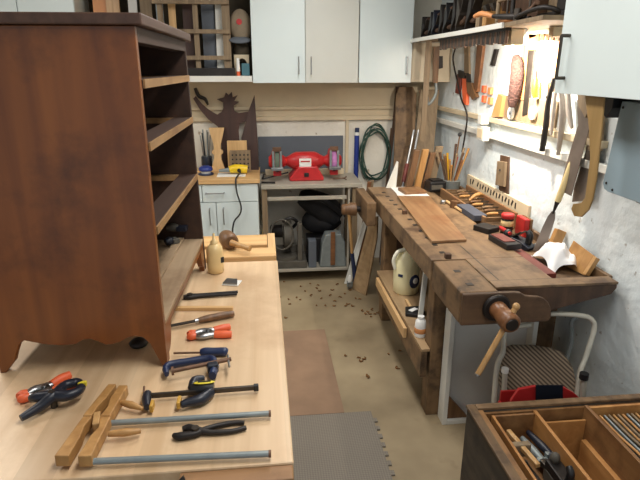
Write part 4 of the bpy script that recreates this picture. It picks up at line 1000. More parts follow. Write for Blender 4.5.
# jar with red lid
p = V((1.262, 2.575, .758))
g = thing('jar', 'dark jar with cream band and red lid beside the red box', 'jar', tuple(p))
p = V((1.262, 2.575, .758))
part(MB().lathe(p, (0, 0, 1), [(.029, 0), (.031, .006), (.031, .085), (.028, .09)], 20), 'body', 'iron', g)
part(MB().lathe(p, (0, 0, 1), [(.0315, .05), (.0325, .051), (.0325, .078), (.0315, .079)], 20), 'cream_band', 'glue', g)
part(MB().lathe(p, (0, 0, 1), [(.031, .0905), (.034, .094), (.034, .110), (.030, .114)], 20), 'lid', 'redpl', g)
g = thing('red_box', 'upright red box with wooden end leaning on wall behind jar', 'box', (1.34, 2.55, .758))
part(MB().box((1.335, 2.55, .808), (.030, .10, .10), rotz(0)), 'box', 'redpl', g, .006)
part(MB().box((1.357, 2.545, .808), (.013, .10, .10), rotz(0)), 'wood_back', 'brown', g, .003)
# hand plane
pc = V((1.185, 2.225, TH+.001)); pc = AZ(528, 246, TH); pc = V((1.235, 2.385, .758)); ra = .45
g = thing('hand_plane', 'blue-black iron hand plane lying beside the tall pull saw', 'hand plane', tuple(pc))
def Q(x, y, z): return pc+rotz(ra) @ V((x, y, z))
part(MB().box(Q(0, 0, .008), (.062, .17, .014), rotz(ra)), 'sole', 'navy2', g, .003)
part(MB().poly([Q(-.032, -.09, .016), Q(-.032, -.03, .04), Q(-.032, .02, .045), Q(-.032, .09, .016)], rotz(ra) @ V((.064, 0, 0))), 'cheek', 'navy2', g, .003)
part(MB().ell(Q(0, .065, .045), (.022, .022, .026), 14, 10), 'front_knob', 'black', g)
part(MB().tube([Q(0, -.06, .03), Q(0, -.065, .07), Q(0, -.05, .09)], [.016, .017, .012], 12, 3), 'tote', 'black', g)
part(MB().box(Q(0, .01, .055), (.045, .09, .008), rotz(ra) @ Matrix.Rotation(-.6, 3, 'X')), 'cap_iron', 'dsteel', g, .002)
# dark red board in the tray
single(MB().bx(1.133, 1.185, 1.93, 2.26, .7575, .792), 'tray_board', 'mahog', 'dark red board in near end of the bench tray', 'board', bv=.002)
# white rag (crumpled cloth, displaced grid)
def rag():
    m_ = MB(); n = 34; c = V((1.285, 2.115, .760)); vs = []
    for i in range(n):
        for j in range(n):
            u, v_ = i/(n-1)*2-1, j/(n-1)*2-1; r = math.sqrt(u*u+v_*v_)
            fold = .022*abs(math.sin(u*3.1+v_*2.2+.6))+.016*abs(math.sin(v_*4.3-u*2.0))+.010*math.sin(u*6.1-v_*5)
            h = (.062+fold)*max(0, 1-r**3*.55)
            vs.append(c+V((u*.075*(1+.12*math.sin(v_*5)), v_*.105*(1+.10*math.sin(u*6+1)), max(.002, h))))
    fs = [(i*n+j, (i+1)*n+j, (i+1)*n+j+1, i*n+j+1) for i in range(n-1) for j in range(n-1)]
    m_._add(vs, fs, True); return m_
single(rag(), 'rag', 'cloth', 'crumpled white rag at near right corner of the old bench', 'rag')
# wooden boxes behind rag
a = V((1.33, 1.93, .76))
g = thing('wooden_block', 'honey wooden block leaning on the wall right of the rag', 'wood block', (1.35, 1.90, .803))
part(MB().poly([V((1.305, 2.10, .765)), V((1.33, 1.955, .765)), V((1.368, 1.955, .845)), V((1.345, 2.10, .875))], (.006, .003, -.003)), 'block', 'oak', g, .001)
part(MB().bar((1.368, 1.955, .845), (1.332, 1.955, .770), .02, .02, (0, 1, 0)), 'edge_strip', 'handle_y', g, .001)
single(MB().bar((1.33, 2.235, .775), (1.372, 2.255, .875), .05, .03, (0, 1, 0)), 'wooden_wedge', 'oak', 'honey wooden wedge leaning between the saw and the rag', 'wood block', bv=.003)
single(MB().bx(1.29, 1.35, 2.29, 2.33, .7575, .79), 'steel_block', 'galv', 'small grey steel block at the foot of the pull saw', 'metal block', bv=.004)

# pull saw leaning
g = thing('pull_saw', 'tall pull saw with long pale handle leaning against the right wall', 'saw', (1.25, 2.2, .76))
bt = AZ(538, 252, .766); tp = AX(583, 136, 1.375); fe = bt+(tp-bt)*.37; bt = V(bt)
d = (tp-bt).normalized(); wv = V((1, -.55, 0)); wv = (wv-d*wv.dot(d)).normalized(); 
bl = [(0, -.024), (0, .024), (.12, .021), (.17, .017), (.20, .008), (.20, -.008), (.17, -.017), (.12, -.021)]
Lb = (fe-bt).length/.20
part(MB().poly([bt+d*(s_*Lb)+wv*(o*1.0) for s_, o in bl], d.cross(wv)*.0018), 'blade', 'sawsteel', g)
part(MB().tube([fe-d*.01, fe+d*.03, fe+d*.05], [.004, .009, .012], 10), 'ferrule', 'iron', g)
part(MB().tube([fe+d*.05, (fe+tp)/2, tp-d*.02], [.014, .0155, .016], 12), 'handle', 'paleh', g)
part(MB().cyl(tp-d*.02, tp, .020, n=14), 'handle_end', 'handle_y', g)

# ------------------------------------------------------------------ tool shelf on the right wall
SZ = 1.778
g = thing('tool_shelf', 'long white-edged tool shelf along right wall full of planes', 'shelf', (1.25, 3, SZ))
edge = [(1.085, 4.02), (1.085, 3.7), (1.10, 3.3), (1.11, 2.9), (1.105, 2.5), (1.09, 2.12)]
part(MB().poly([(x, y, SZ) for x, y in edge]+[(1.398, 2.12, SZ), (1.398, 4.02, SZ)], (0, 0, .018)), 'shelf_board', 'brown2', g, .001)
part(MB().poly([(x-.012, y, SZ-.004) for x, y in edge[:5]]+[(x-.0005, y, SZ-.004) for x, y in edge[:5]][::-1], (0, 0, .024)), 'front_edge', 'white_paint', g, .001, label='white front edge strip')
part(MB().bx(1.30, 1.398, 2.42, 2.46, SZ-.045, SZ-.001), 'bracket', 'cream', g, .002)
# upper shelf
part(MB().bx(1.16, 1.398, 2.1, 4.0, 2.06, 2.08), 'upper_shelf', 'white_paint', g)
part(MB().bx(1.388, 1.3985, 2.1, 4.0, 1.80, 2.055), 'back_panel', 'brown2', g)
# drill bit comb under the shelf
g = thing('bit_rack', 'dark comb-like row of small bits hanging below shelf edge', 'bit rack', (1.12, 3.1, 1.72))
part(MB().bx(1.125, 1.15, 2.52, 3.52, 1.765, 1.7775), 'rack_bar', 'iron', g)
k = 0
for k in range(50):
    y = 2.53+k*.0195; h = .048+.010*random.random()
    part(MB().cyl((1.135, y, 1.765), (1.135, y, 1.765-h), .0085, .0075, 6), 'bit', 'dsteel' if k % 3 else 'rust', g)
# planes and tools on the shelf (each its own)
ST = SZ+.0185
def bench_plane(x, y, lean_, label, h=.17, mat='iron'):
    """iron plane standing on its heel, sole towards the far end, leaning back by lean_"""
    g_ = thing('hand_plane', label, 'hand plane', (x, y, ST), 0)
    Rm = Matrix.Rotation(lean_, 3, 'X')
    def q(a_, b_, c_): return Rm @ V((a_, b_, c_)) + V((0, 0, .010))
    part(MB().box(q(0, .012, h*.5), (.062, .010, h), Rm), 'sole', mat, g_, .002, True)
    part(MB().poly([q(-.031, .008, h*.1), q(-.031, .008, h*.92), q(-.031, -.028, h*.62), q(-.031, -.034, h*.42)], Rm @ V((.062, 0, 0))), 'cheek', mat, g_, .002, True)
    part(MB().box(q(0, -.040, h*.62), (.046, .008, h*.52), Rm @ Matrix.Rotation(.45, 3, 'X')), 'cutter', 'dsteel', g_, .001, True)
    part(MB().tube([q(0, .0, h*.22), q(0, -.045, h*.26), q(0, -.065, h*.36)], [.014, .015, .010], 10, 3), 'tote', 'old_dark', g_, 0, True)
    part(MB().tube([q(0, .0, h*.84), q(0, -.03, h*.85), q(0, -.048, h*.86)], [.008, .014, .015], 10, 3), 'knob', 'old_dark', g_, 0, True)
    return g_
desc = ['small black plane standing at far left end of the tool shelf', 'black iron plane second from the white cabinet on tool shelf', 'blue-black plane third from the white cabinet on tool shelf',
        'dark iron plane fourth from the white cabinet on tool shelf', 'dark plane fifth from the white cabinet on tool shelf', 'black plane sixth from the white cabinet on tool shelf',
        'dark steel plane seventh from the white cabinet on tool shelf', 'last dark iron plane before the wooden planes on tool shelf']
for k in range(8):
    bench_plane(1.16+.012*(k % 2), 3.92-k*.118, .10+.13*((k*2) % 3)-(.1 if k > 3 else 0), desc[k], .135+.010*k+.012*(k % 2), ['iron', 'black', 'navy2', 'iron', 'black', 'iron', 'dsteel', 'iron'][k])
# wooden coopered frames / coffin planes
def router_plane(y, label, mat, h=.14):
    g_ = thing('wooden_plane', label, 'wooden plane', (1.2, y, ST))
    part(MB().box((1.22, y, ST+h*.28), (.16, .05, h*.55)), 'stock', mat, g_, .003)
    part(MB().box((1.19, y, ST+h*.66), (.02, .034, h*.42), Matrix.Rotation(-.4, 3, 'Y')), 'blade', 'dsteel', g_, .001)
    part(MB().box((1.215, y, ST+h*.62), (.016, .03, h*.3), Matrix.Rotation(-.4, 3, 'Y')), 'wedge', 'oak', g_, .001)
router_plane(2.92, 'greyish wooden plane in the middle of the tool shelf', 'brown2')
router_plane(2.83, 'tan wooden plane right of the greyish plane on tool shelf', 'oak')
def g_clamp(y, label, s, mat, zt):
    g_ = thing('screw_clamp', label, 'clamp', (1.18, y, ST))
    c_ = V((1.18, y, ST))
    part(MB().tube([c_+V((0, -.07*s, .012)), c_+V((0, .06*s, .012)), c_+V((0, .075*s, .03)), c_+V((0, .075*s, .13*s)), c_+V((0, .06*s, .15*s)), c_+V((0, -.07*s, .15*s))], .011, 8, 3), 'frame', mat, g_)
    part(MB().cyl(c_+V((0, -.06*s, .04)), c_+V((0, -.06*s, .20*s)), .006, n=8), 'screw', 'dsteel', g_)
g_clamp(2.70, 'tan G clamp frame standing on the tool shelf', .8, 'brown2', 0)
g_clamp(2.50, 'dark iron G clamp standing on the tool shelf', 1.25, 'iron', 0)
# brace / shears with reddish wooden handles at the near end of the shelf
g = thing('loppers', 'long cutters with orange-brown handles at near end of shelf', 'cutters', (1.09, 2.4, ST))
a, b = AX(500, 12, 1.10), AX(520, 13, 1.10)
zz = ST+.016
part(MB().tube([(1.07, 2.78, ST+.05), (1.075, 2.70, ST+.055), (1.09, 2.60, ST+.035)], [.010, .014, .010], 10, 3), 'handle', 'tan', g, label='orange-brown wooden handle')
part(MB().tube([(1.125, 2.60, ST+.016), (1.12, 2.50, ST+.016), (1.13, 2.44, ST+.016)], [.011, .014, .010], 10, 3), 'handle', 'tan', g, label='orange-brown wooden handle')
part(MB().tube([(1.09, 2.60, ST+.035), (1.12, 2.47, ST+.022), (1.14, 2.38, ST+.018)], [.009, .016, .012], 8, 3), 'pivot_body', 'iron', g)
g = thing('tongs', 'dark curved steel tongs at shelf end beside the hung cabinet', 'tongs', (1.15, 2.26, ST))
part(MB().tube([(1.11, 2.40, ST+.014), (1.12, 2.30, ST+.03), (1.13, 2.20, ST+.035), (1.16, 2.16, ST+.022), (1.19, 2.2, ST+.014), (1.18, 2.34, ST+.014)], .010, 8, 4), 'arm', 'iron', g)
part(MB().tube([(1.12, 2.42, ST+.016), (1.15, 2.36, ST+.04), (1.13, 2.26, ST+.06)], .010, 8, 3), 'arm', 'rust', g)
part(MB().cyl((1.12, 2.41, ST+.001), (1.12, 2.41, ST+.05), .016, n=12), 'pivot', 'dsteel', g)
g = thing('iron_vise', 'dark iron vise body standing behind cutters on the tool shelf', 'vise', (1.3, 2.30, ST))
part(MB().bx(1.24, 1.34, 2.23, 2.37, ST, ST+.03), 'base', 'iron', g, .004)
part(MB().bx(1.26, 1.32, 2.25, 2.35, ST+.0305, ST+.15), 'body', 'iron', g, .008)
part(MB().cyl((1.29, 2.37, ST+.09), (1.29, 2.15, ST+.09), .012, n=10), 'screw', 'dsteel', g)
for k, (y, m_, lab) in enumerate([(3.62, 'brown', 'dark brown box at back of shelf behind the iron planes'), (3.2, 'old_dark', 'dark wooden box at back of shelf behind wooden planes'), (2.8, 'old_dark', 'dark wooden box at back of shelf behind G clamps')]):
    single(MB().bx(1.335, 1.385, y-.14, y+.14, ST, ST+.16), 'wooden_box', m_, lab, 'box', bv=.003)

# ------------------------------------------------------------------ tools hanging on the right wall
def hang_poly(pxs, X, th=.008):
    return MB().poly([AX(a_, b_, X) for a_, b_ in pxs], (th, 0, 0))
def ypoly(pxs, Y, th=.01):
    return MB().poly([AY(a_, b_, Y) for a_, b_ in pxs], (0, th, 0))
# hanging wooden straightedge
single(ypoly([(426.5, 39.5), (432.5, 39.5), (425, 142), (420, 141)], 3.80, .012), 'wooden_rule', 'brown2', 'long grey wooden straightedge hanging from far end of shelf', 'straightedge', bv=.001)
g = thing('bow_saw', 'brown saw with grey curved end hanging behind the straightedge', 'saw', tuple(AY(438, 70, 3.9)))
part(ypoly([(434, 47), (440, 46), (438, 83), (433, 83)], 3.9, .02), 'frame_arm', 'brown', g, .002)
part(MB().tube([AY(436, 83, 3.88), AY(436, 93, 3.88), AY(432, 101, 3.88), AY(428, 104, 3.88), AY(427, 97, 3.88)], .011, 8, 4), 'curved_arm', 'galv', g)
part(ypoly([(439, 56), (443, 56), (443, 68), (439, 69)], 3.9, .015), 'blade_knob', 'iron', g, .002)
# cord hanging along the wall
single(MB().tube([AX(455, 49, 1.37), AX(453, 60, 1.37), AX(457, 80, 1.37), AX(461, 98, 1.37), AX(467, 115, 1.365), AX(465, 135, 1.365), AX(462, 152, 1.37)], .006, 8, 4), 'extension_cable', 'iron', 'thin dark cable hanging down the wall behind the brush pot', 'cable')
def ax_tool(name, label, cat, parts_, anchor):
    g_ = thing(name, label, cat, tuple(anchor))
    for pn, pts, X, th, mt_ in parts_: part(hang_poly(pts, X, 1.3995-X), pn, mt_, g_, .001)
    return g_
ax_tool('pliers', 'orange-handled pliers hanging on the wall under the shelf', 'pliers', [('handle', [(462, 78), (466, 79), (467, 92), (466, 105), (463, 104), (462, 92)], 1.38, .015, 'orange'), ('handle', [(457, 74), (461, 76), (459, 94), (455, 93)], 1.385, .012, 'mahog'), ('jaw', [(458, 70), (465, 73), (464, 79), (458, 77)], 1.38, .012, 'iron')], AX(463, 88, 1.385))
ax_tool('hand_drill', 'dark brown-handled tool hanging right of the orange pliers', 'hand drill', [('frame', [(464, 42), (468, 42), (469, 74), (464, 76)], 1.385, .012, 'brown2'), ('handle', [(466, 82), (471, 83), (476, 97), (472, 100), (467, 92)], 1.375, .02, 'brown'), ('crank', [(466, 73), (468, 73), (469, 84), (466, 84)], 1.38, .012, 'iron')], AX(470, 85, 1.385))
ax_tool('slotted_bar', 'reddish-brown slotted bar hanging right of the dark-handled tool', 'bar', [('bar', [(477, 44), (483, 44), (477, 92), (473, 92)], 1.38, .012, 'vise_red')], AX(478, 70, 1.385))
ax_tool('file', 'short dark file hanging high on the bright wall', 'file', [('blade', [(494, 49), (497, 49), (493, 66), (490, 65)], 1.385, .012, 'iron')], AX(494, 58, 1.385))
for k, (px, py, lab) in enumerate([(484, 89, 'upper left orange-white block of four pinned to bright wall'), (490.5, 91, 'upper right orange-white block of four pinned to bright wall'), (484, 99, 'lower left orange-white block of four pinned to bright wall'), (490.5, 101, 'lower right orange-white block of four pinned to bright wall')]):
    single(MB().box(AX(px, py, 1.3895), (.02, .040, .042)), 'small_carton', 'tan' if k % 2 else 'orange', lab, 'carton', bv=.003)
ax_tool('wood_block', 'orange-tan tilted wooden block hanging below the cartons', 'wood block', [('block', [(498, 94), (503, 96), (499, 117), (491, 117)], 1.37, .025, 'tan')], AX(497, 106, 1.38))
mb = MB().tube([AX(516, 56, 1.35), AX(517, 64, 1.35), AX(517, 76, 1.35), AX(515, 90, 1.35), AX(513, 101, 1.35), AX(512, 107, 1.35)], [.018, .032, .035, .034, .028, .018], 16, 5)
single(mb, 'loofah', 'knit', 'brown fibrous long bundle hanging on the bright wall', 'fibre bundle')
for k, (px, py, r_, lab) in enumerate([(512, 113, .034, 'left white round disc on wall under the fibrous bundle'), (534, 113, .034, 'right white round disc on wall under the yellow handle')]):
    a = AX(px, py, 1.385); g = thing('sanding_disc', lab, 'disc', tuple(a))
    part(MB().cyl(a+V((0, 0, 0)), a+V((-.012, 0, 0)), r_, n=24), 'disc', 'white', g); part(MB().cyl(a+V((-.0121, 0, 0)), a+V((-.015, 0, 0)), r_*.3, n=14), 'hub', 'galv', g)
ax_tool('back_saw', 'long narrow saw hanging right of the fibrous bundle', 'saw', [('blade', [(528, 50), (534, 50), (527, 114), (522, 116)], 1.385, .006, 'dsteel'), ('handle', [(528, 34), (537, 34), (535, 50), (528, 50)], 1.375, .02, 'tan')], AX(528, 80, 1.385))
ax_tool('wood_strip', 'narrow tan wooden strip hanging beside the long narrow saw', 'wood strip', [('strip', [(523, 45), (526, 45), (523, 100), (520, 100)], 1.385, .012, 'tan')], AX(523, 75, 1.385))
g = thing('chisel', 'yellow-handled chisel hanging above the right white disc', 'chisel', tuple(AX(535, 88, 1.38)))
part(MB().tube([AX(536, 78, 1.37), AX(535.5, 88, 1.37), AX(535, 98, 1.37)], [.012, .018, .014], 12, 3), 'handle', 'yellow', g)
part(MB().cyl(AX(536.5, 70, 1.37), AX(536, 78, 1.37), .008, n=10), 'ferrule', 'dsteel', g)
g = thing('hanging_rack', 'pale wooden hanging rail with hooks beside the hung cabinet', 'rack', tuple(AX(547, 32, 1.38)))
part(hang_poly([(528, 32), (563, 27), (563, 34), (529, 39)], 1.375, .02), 'rail', 'cream', g, .002)
for px in (536, 541, 546, 551, 556): part(hang_poly([(px, 34), (px+3, 34), (px+2, 41), (px-1, 41)], 1.365, .008), 'hook', 'brown', g)
ax_tool('hand_drill', 'small grey hand drill hanging left of the dark iron bar', 'hand drill', [('frame', [(543, 75), (549, 73), (547, 96), (542, 98)], 1.38, .014, 'galv'), ('handle', [(548, 68), (556, 70), (555, 80), (549, 84)], 1.375, .02, 'brown2')], AX(547, 84, 1.385))
g = thing('iron_bar', 'long dark curved iron bar hanging across the wall rails', 'bar', tuple(AX(548, 120, 1.36)))
part(MB().tube([AX(554, 78, 1.352), AX(552, 88, 1.352), AX(548, 105, 1.352), AX(546, 125, 1.352), AX(542, 151, 1.352)], [.008, .012, .013, .014, .014], 10, 3), 'bar', 'iron', g)
# cloth straps hanging
for k, (pts, lab) in enumerate([([(555, 92), (553, 110), (551, 135)], 'pale cloth strap hanging next to the dark iron bar'), ([(561, 92), (563, 115), (558, 155)], 'longest middle pale cloth strap hanging on the wall'), ([(568, 92), (569, 112), (572, 128)], 'pale cloth strap hanging left of the saw blade')]):
    single(MB().tube([AX(a_, b_, 1.355) for a_, b_ in pts], [.014, .018, .010], 10, 4, .6), 'cloth_strap', 'rope', lab, 'strap')
# saws
g = thing('hand_saw', 'wide worn saw blade hanging left of the curved leg template', 'saw', tuple(AX(573, 150, 1.34)))
part(hang_poly([(577, 100), (588, 98), (590, 125), (582, 155), (571, 196), (559, 190), (566, 165), (578, 125)], 1.34, .0025), 'blade', 'sawsteel', g)
part(hang_poly([(577, 94), (591, 94), (590, 108), (585, 118), (578, 105)], 1.325, .012), 'handle', 'brown2', g, .002)
g = thing('hand_saw', 'paler saw blade hanging partly behind the curved leg template', 'saw', tuple(AX(583, 190, 1.37)))
part(hang_poly([(586, 150), (600, 152), (592, 200), (572, 202), (574, 188)], 1.372, .0025), 'blade', 'sawsteel', g)
part(hang_poly([(590, 110), (603, 112), (600, 151), (586, 150)], 1.372, .012), 'handle', 'brown2', g)
single(MB().bx(1.3885, 1.3995, 2.46, 3.03, 1.325, 1.45), 'backing_board', 'brown2', 'grey-brown board on the wall behind the two white discs', 'board', bv=.001)
single(MB().bx(1.386, 1.3995, 2.50, 2.56, 1.46, 1.73), 'backing_board', 'tan', 'narrow tan upright board on the wall below the hook rail', 'board', bv=.001)
# cabriole leg template hanging from the cabinet bottom
cab_p = [(585, 95), (604, 96), (601, 131), (596, 178), (592, 200), (588, 210), (581, 217), (574, 216), (571, 209), (573, 204), (581, 203), (585, 198), (590, 158), (589, 131)]
g = thing('leg_template', 'brown plywood curved leg template hanging below the hung cabinet', 'template', tuple(AX(590, 150, 1.13)))
part(hang_poly(cab_p, 1.13, .006), 'template_board', 'ply', g, .001)
ax_tool('dark_bracket', 'black bracket hanging below the hung cabinet beside the template', 'bracket', [('bracket', [(603, 96), (614, 97), (612, 108), (606, 118), (601, 112)], 1.22, .03, 'black')], AX(607, 105, 1.23))

# electrical box and wooden plate
a = AX(486, 134, 1.37)
g = thing('junction_box', 'white painted electrical box on the wall rails', 'electrical box', tuple(a))
part(MB().box((1.35, a.y, a.z+.005), (.04, .11, .085)), 'box', 'white_paint', g, .003)
part(MB().box((1.3485, a.y-.0, a.z-.085), (.04, .075, .075)) if 0 else MB().box((1.348, a.y+.01, a.z+.09), (.05, .06, .06)), 'upper_box', 'white_paint', g, .003)
part(MB().box((1.3285, a.y, a.z+.005), (.003, .08, .055)), 'cover_plate', 'cream', g, .001)
a = AX(501, 178, 1.385)
g = thing('wood_plate', 'worn dark wooden block on plate fixed to wall above rack', 'wood plate', tuple(a))
part(hang_poly([(500, 155), (508.5, 157), (507.5, 198), (498.5, 195)], 1.388, .010), 'back_plate', 'old_dark', g, .002)
part(hang_poly([(497, 161), (505, 162), (503.5, 187), (495, 185)], 1.372, .016), 'front_block', 'brown2', g, .003)
part(MB().cyl(AX(500, 170, 1.3715), AX(500, 170, 1.369), .006, n=10), 'peg_hole', 'black', g)

# ------------------------------------------------------------------ cabinet hung on the right wall
CX = 1.10
g = thing('wall_cabinet', 'pale blue-white cabinet hung on the right wall nearest the camera', 'cabinet', (1.25, 1.5, 1.51))
part(MB().bx(CX+.02, WX, .70, 1.985, 1.515, 2.35), 'body', 'white_door', g, .001)
d_ = part(MB().bx(CX, CX+.019, 1.28, 1.985, 1.51, 2.35), 'door', 'white_door', g, .0015)
d2_ = part(MB().bx(CX, CX+.019, .70, 1.276, 1.51, 2.35), 'door', 'white_door', g, .0015)
pts = [V((CX, 1.925, 1.565)), V((CX-.032, 1.925, 1.565)), V((CX-.032, 1.925, 1.71)), V((CX, 1.925, 1.71))]
mb = MB()
for i in range(3): mb.cyl(pts[i], pts[i+1], .0062, n=8)
for q in pts[1:3]: mb.ell(q, (.005,)*3, 8, 6)
part(mb, 'handle', 'dsteel', d_)
# blue-grey steel box hanging below it
g = thing('steel_cabinet', 'blue-grey steel box hanging below the near wall cabinet', 'cabinet', (1.3, 1.5, 1.19))
part(MB().poly([(1.24, 1.812, 1.195), (1.24, 1.800, 1.176), (1.24, 1.775, 1.170), (1.24, .95, 1.170), (1.24, .95, 1.49), (1.24, 1.782, 1.49)], (.155, 0, 0)), 'box', 'bluebox', g, .003)
part(MB().bx(1.30, 1.39, 1.0, 1.70, 1.4905, 1.509), 'mounting_strip', 'brown', g, .001)
part(MB().bx(1.30, 1.395, 1.1, 1.70, 1.148, 1.1695), 'lower_rail', 'brown2', g, .001)
for y, z in ((1.79, 1.20), (1.75, 1.183), (1.768, 1.47)): part(MB().ell((1.239, y, z), (.004, .005, .005), 8, 6), 'screw', 'iron', g)

# ------------------------------------------------------------------ under the near end: white drawer frame and chair
g = thing('white_crate', 'shallow white open-fronted box standing under near end of bench', 'box', (.98, 2.03, 0))
x0, x1, y0, y1, zt = .790, 1.20, 2.035, 2.105, .575
part(MB().bx(x0, x0+.022, y0, y1, 0, zt), 'side_board', 'white_paint', g, .002)
part(MB().bx(x1-.022, x1, y0, y1, 0, zt), 'side_board', 'white_paint', g, .002)
part(MB().bx(x0+.0225, x1-.0225, y0, y1, 0, .022), 'bottom_board', 'white_paint', g, .002)
part(MB().bx(x0+.0225, x1-.0225, y0, y1, zt-.018, zt), 'top_board', 'white_paint', g, .002)
part(MB().bx(x0+.0225, x1-.0225, y1-.02, y1-.008, .0225, zt-.0185), 'back_panel', 'greypanel', g)
single(MB().poly([(x0+.024, y0+.015, .023), (x0+.13, y0+.015, .023), (x0+.024, y0+.015, .15)], (0, .02, 0)), 'corner_offcut', 'brown', 'brown triangular offcut inside bottom corner of the white box', 'offcut')

g = thing('folding_chair', 'folding chair with cream tube frame and brown striped seat', 'chair', (1.1, 1.72, 0))
tr = .0105
# rear frame: inverted U
def P3(px, py, Y): return AY(px, py, Y)
a = [P3(520, 322, 1.84), P3(545, 314, 1.83), P3(580, 315.5, 1.80), P3(592, 320, 1.78), P3(594, 330, 1.77), P3(586, 356, 1.74), P3(578, 385, 1.70)]
e = a[-1]+(a[-1]-a[-2])*2.6; e.z = .0
part(MB().tube(a+[V((1.17, 1.60, .012))], tr, 10, 4), 'back_frame', 'chairframe', g)
part(MB().tube([P3(576, 318, 1.86), P3(571, 324, 1.87), P3(568, 356, 1.88), V((1.16, 1.93, .012))], tr*.8, 8, 3), 'rear_leg', 'galv', g)
part(MB().tube([P3(530, 325, 1.84), P3(506, 330, 1.82), P3(503, 352, 1.80), P3(496, 375, 1.78), V((.88, 1.70, .012))], tr, 10, 4), 'back_frame', 'chairframe', g)
part(MB().tube([P3(505, 370, 1.76), V((.925, 1.72, .20)), V((.93, 1.66, .012))], tr, 10, 2), 'front_leg', 'chairframe', g)
part(MB().tube([P3(584, 378, 1.66), V((1.215, 1.655, .2)), V((1.22, 1.65, .012))], tr*1.15, 10, 2), 'front_leg', 'chairframe', g)
q = P3(584, 376, 1.66)
part(MB().cyl(q-V((0, 0, .012)), q+V((0, 0, .012)), .017, n=12), 'black_cap', 'black', g)
q = P3(505, 370, 1.76)
part(MB().cyl(q-V((0, 0, .01)), q+V((0, 0, .008)), .014, n=12), 'leg_cap', 'white', g)
sp = [(503, 398), (500, 385), (502, 366), (506, 353), (515, 350), (535, 350), (553, 353), (567, 358), (575, 372), (580, 398)]
pA = [AY(a_, b_, 1.80+.0025*(b_-375)*-1) for a_, b_ in sp]
part(MB().poly(pA, (0, .035, .012)), 'padded_seat', 'striped', g, .010)
# cross tube
# red basket
g = thing('plastic_basket', 'red plastic basket with dark inside between chair and tool chest', 'basket', (1.05, 1.62, 0))
bo = [AY(a_, b_, 1.60) for a_, b_ in [(511, 401), (519, 389.5), (535, 386.5), (563, 387), (574, 393), (583, 401)]]
mb = MB(); bb = [V((v.x, 1.60, v.z)) for v in bo]
part(MB().poly([V((bb[0].x, 1.59, .16)), V((bb[-1].x, 1.59, .16))]+[b_ for b_ in bb[::-1]], (0, .012, 0)), 'front_wall', 'redpl', g, .002)
part(MB().poly([V((bb[0].x+.01, 1.70, .16)), V((bb[-1].x-.01, 1.70, .16)), V((bb[-1].x-.01, 1.70, .40)), V((bb[0].x+.01, 1.70, .40))], (0, .01, 0)), 'back_wall', 'redpl', g, .002)
part(MB().bx(bb[0].x, bb[0].x+.01, 1.613, 1.699, .16, .36), 'side_wall', 'redpl', g)
part(MB().bx(bb[-1].x-.01, bb[-1].x, 1.613, 1.699, .16, .36), 'side_wall', 'redpl', g)
part(MB().bx(bb[0].x, bb[-1].x, 1.60, 1.71, 0, .1595), 'basket_base', 'redpl', g)
part(MB().poly([AY(536, 385.5, 1.585), AY(563, 385.5, 1.585), AY(563, 401, 1.585), AY(536, 401, 1.585)], (0, .004, 0)), 'dark_label', 'screen', g, label='dark blue-black panel')

# ------------------------------------------------------------------ tool chest at lower right
CZ2 = .50
X0, X1, Y0, Y1 = .664, 1.388, .84, 1.496
g = thing('tool_chest', 'old open wooden tool chest with tills at lower right', 'tool chest', ((X0+X1)/2, (Y0+Y1)/2, 0))
def slab(pn, mt_, x0, x1, y0, y1, z0, z1, bv=.001): return part(MB().bx(x0, x1, y0, y1, z0, z1), pn, mt_, g, bv)
slab('side_wall', 'boxdark', X0, X0+.024, Y0, Y1, .012, CZ2-.012, .003)
slab('side_wall', 'boxdark', X1-.024, X1, Y0, Y1, .012, CZ2-.012, .003)
slab('rear_wall', 'boxdark', X0+.0245, X1-.0245, Y1-.024, Y1, .012, CZ2-.012, .003)
slab('front_wall', 'boxdark', X0+.0245, X1-.0245, Y0, Y0+.024, .012, CZ2-.012, .003)
slab('base_skirt', 'boxdark', X0-.012, X0-.0005, Y0, Y1+.001, 0, .09, .003)
# rim strips
slab('rim_strip', 'old_y', X0-.004, X0+.026, Y0, Y1+.003, CZ2-.0115, CZ2, .003)
slab('rim_strip', 'old_y', X0+.0265, X1, Y1-.024, Y1+.003, CZ2-.0115, CZ2, .003)
slab('chest_floor', 'boxwood', X0+.025, X1-.025, Y0+.025, Y1-.025, .012, .035)
slab('inner_lining', 'boxwood', X0+.0265, X0+.046, Y0+.026, Y1-.0250, .04, CZ2-.006, .002)
slab('inner_lining', 'boxwood', X0+.0465, X1-.025, Y1-.034, Y1-.0245, .04, CZ2-.016, .001)
slab('till_side', 'boxwood_l', .735, .744, Y0+.03, 1.455, .34, CZ2-.018)
slab('till_end', 'boxwood', .7445, .8845, 1.446, 1.455, .34, CZ2-.018)
slab('till_side', 'boxwood_l', .885, .897, Y0+.03, 1.461, .30, CZ2-.014)
slab('till_floor', 'boxwood', .7445, .8845, Y0+.03, 1.4455, .36, .37)
slab('well_board', 'boxwood_l', .8975, 1.068, 1.436, 1.444, .24, CZ2-.05)
slab('well_floor', 'boxwood', .8975, 1.068, Y0+.03, 1.4355, .26, .27)
slab('well_side', 'boxwood', 1.0685, 1.081, Y0+.03, 1.460, .24, CZ2-.006)
slab('ledge', 'boxwood_l', 1.050, 1.068, Y0+.03, 1.42, .271, .385)
slab('till_end', 'boxwood_l', 1.0815, 1.35, 1.445, 1.455, .32, CZ2-.008)
slab('till_side', 'boxwood_l', 1.3505, 1.36, Y0+.03, 1.455, .32, CZ2-.008)
slab('till_floor', 'boxwood', 1.0815, 1.35, Y0+.03, 1.4445, .32, .33)
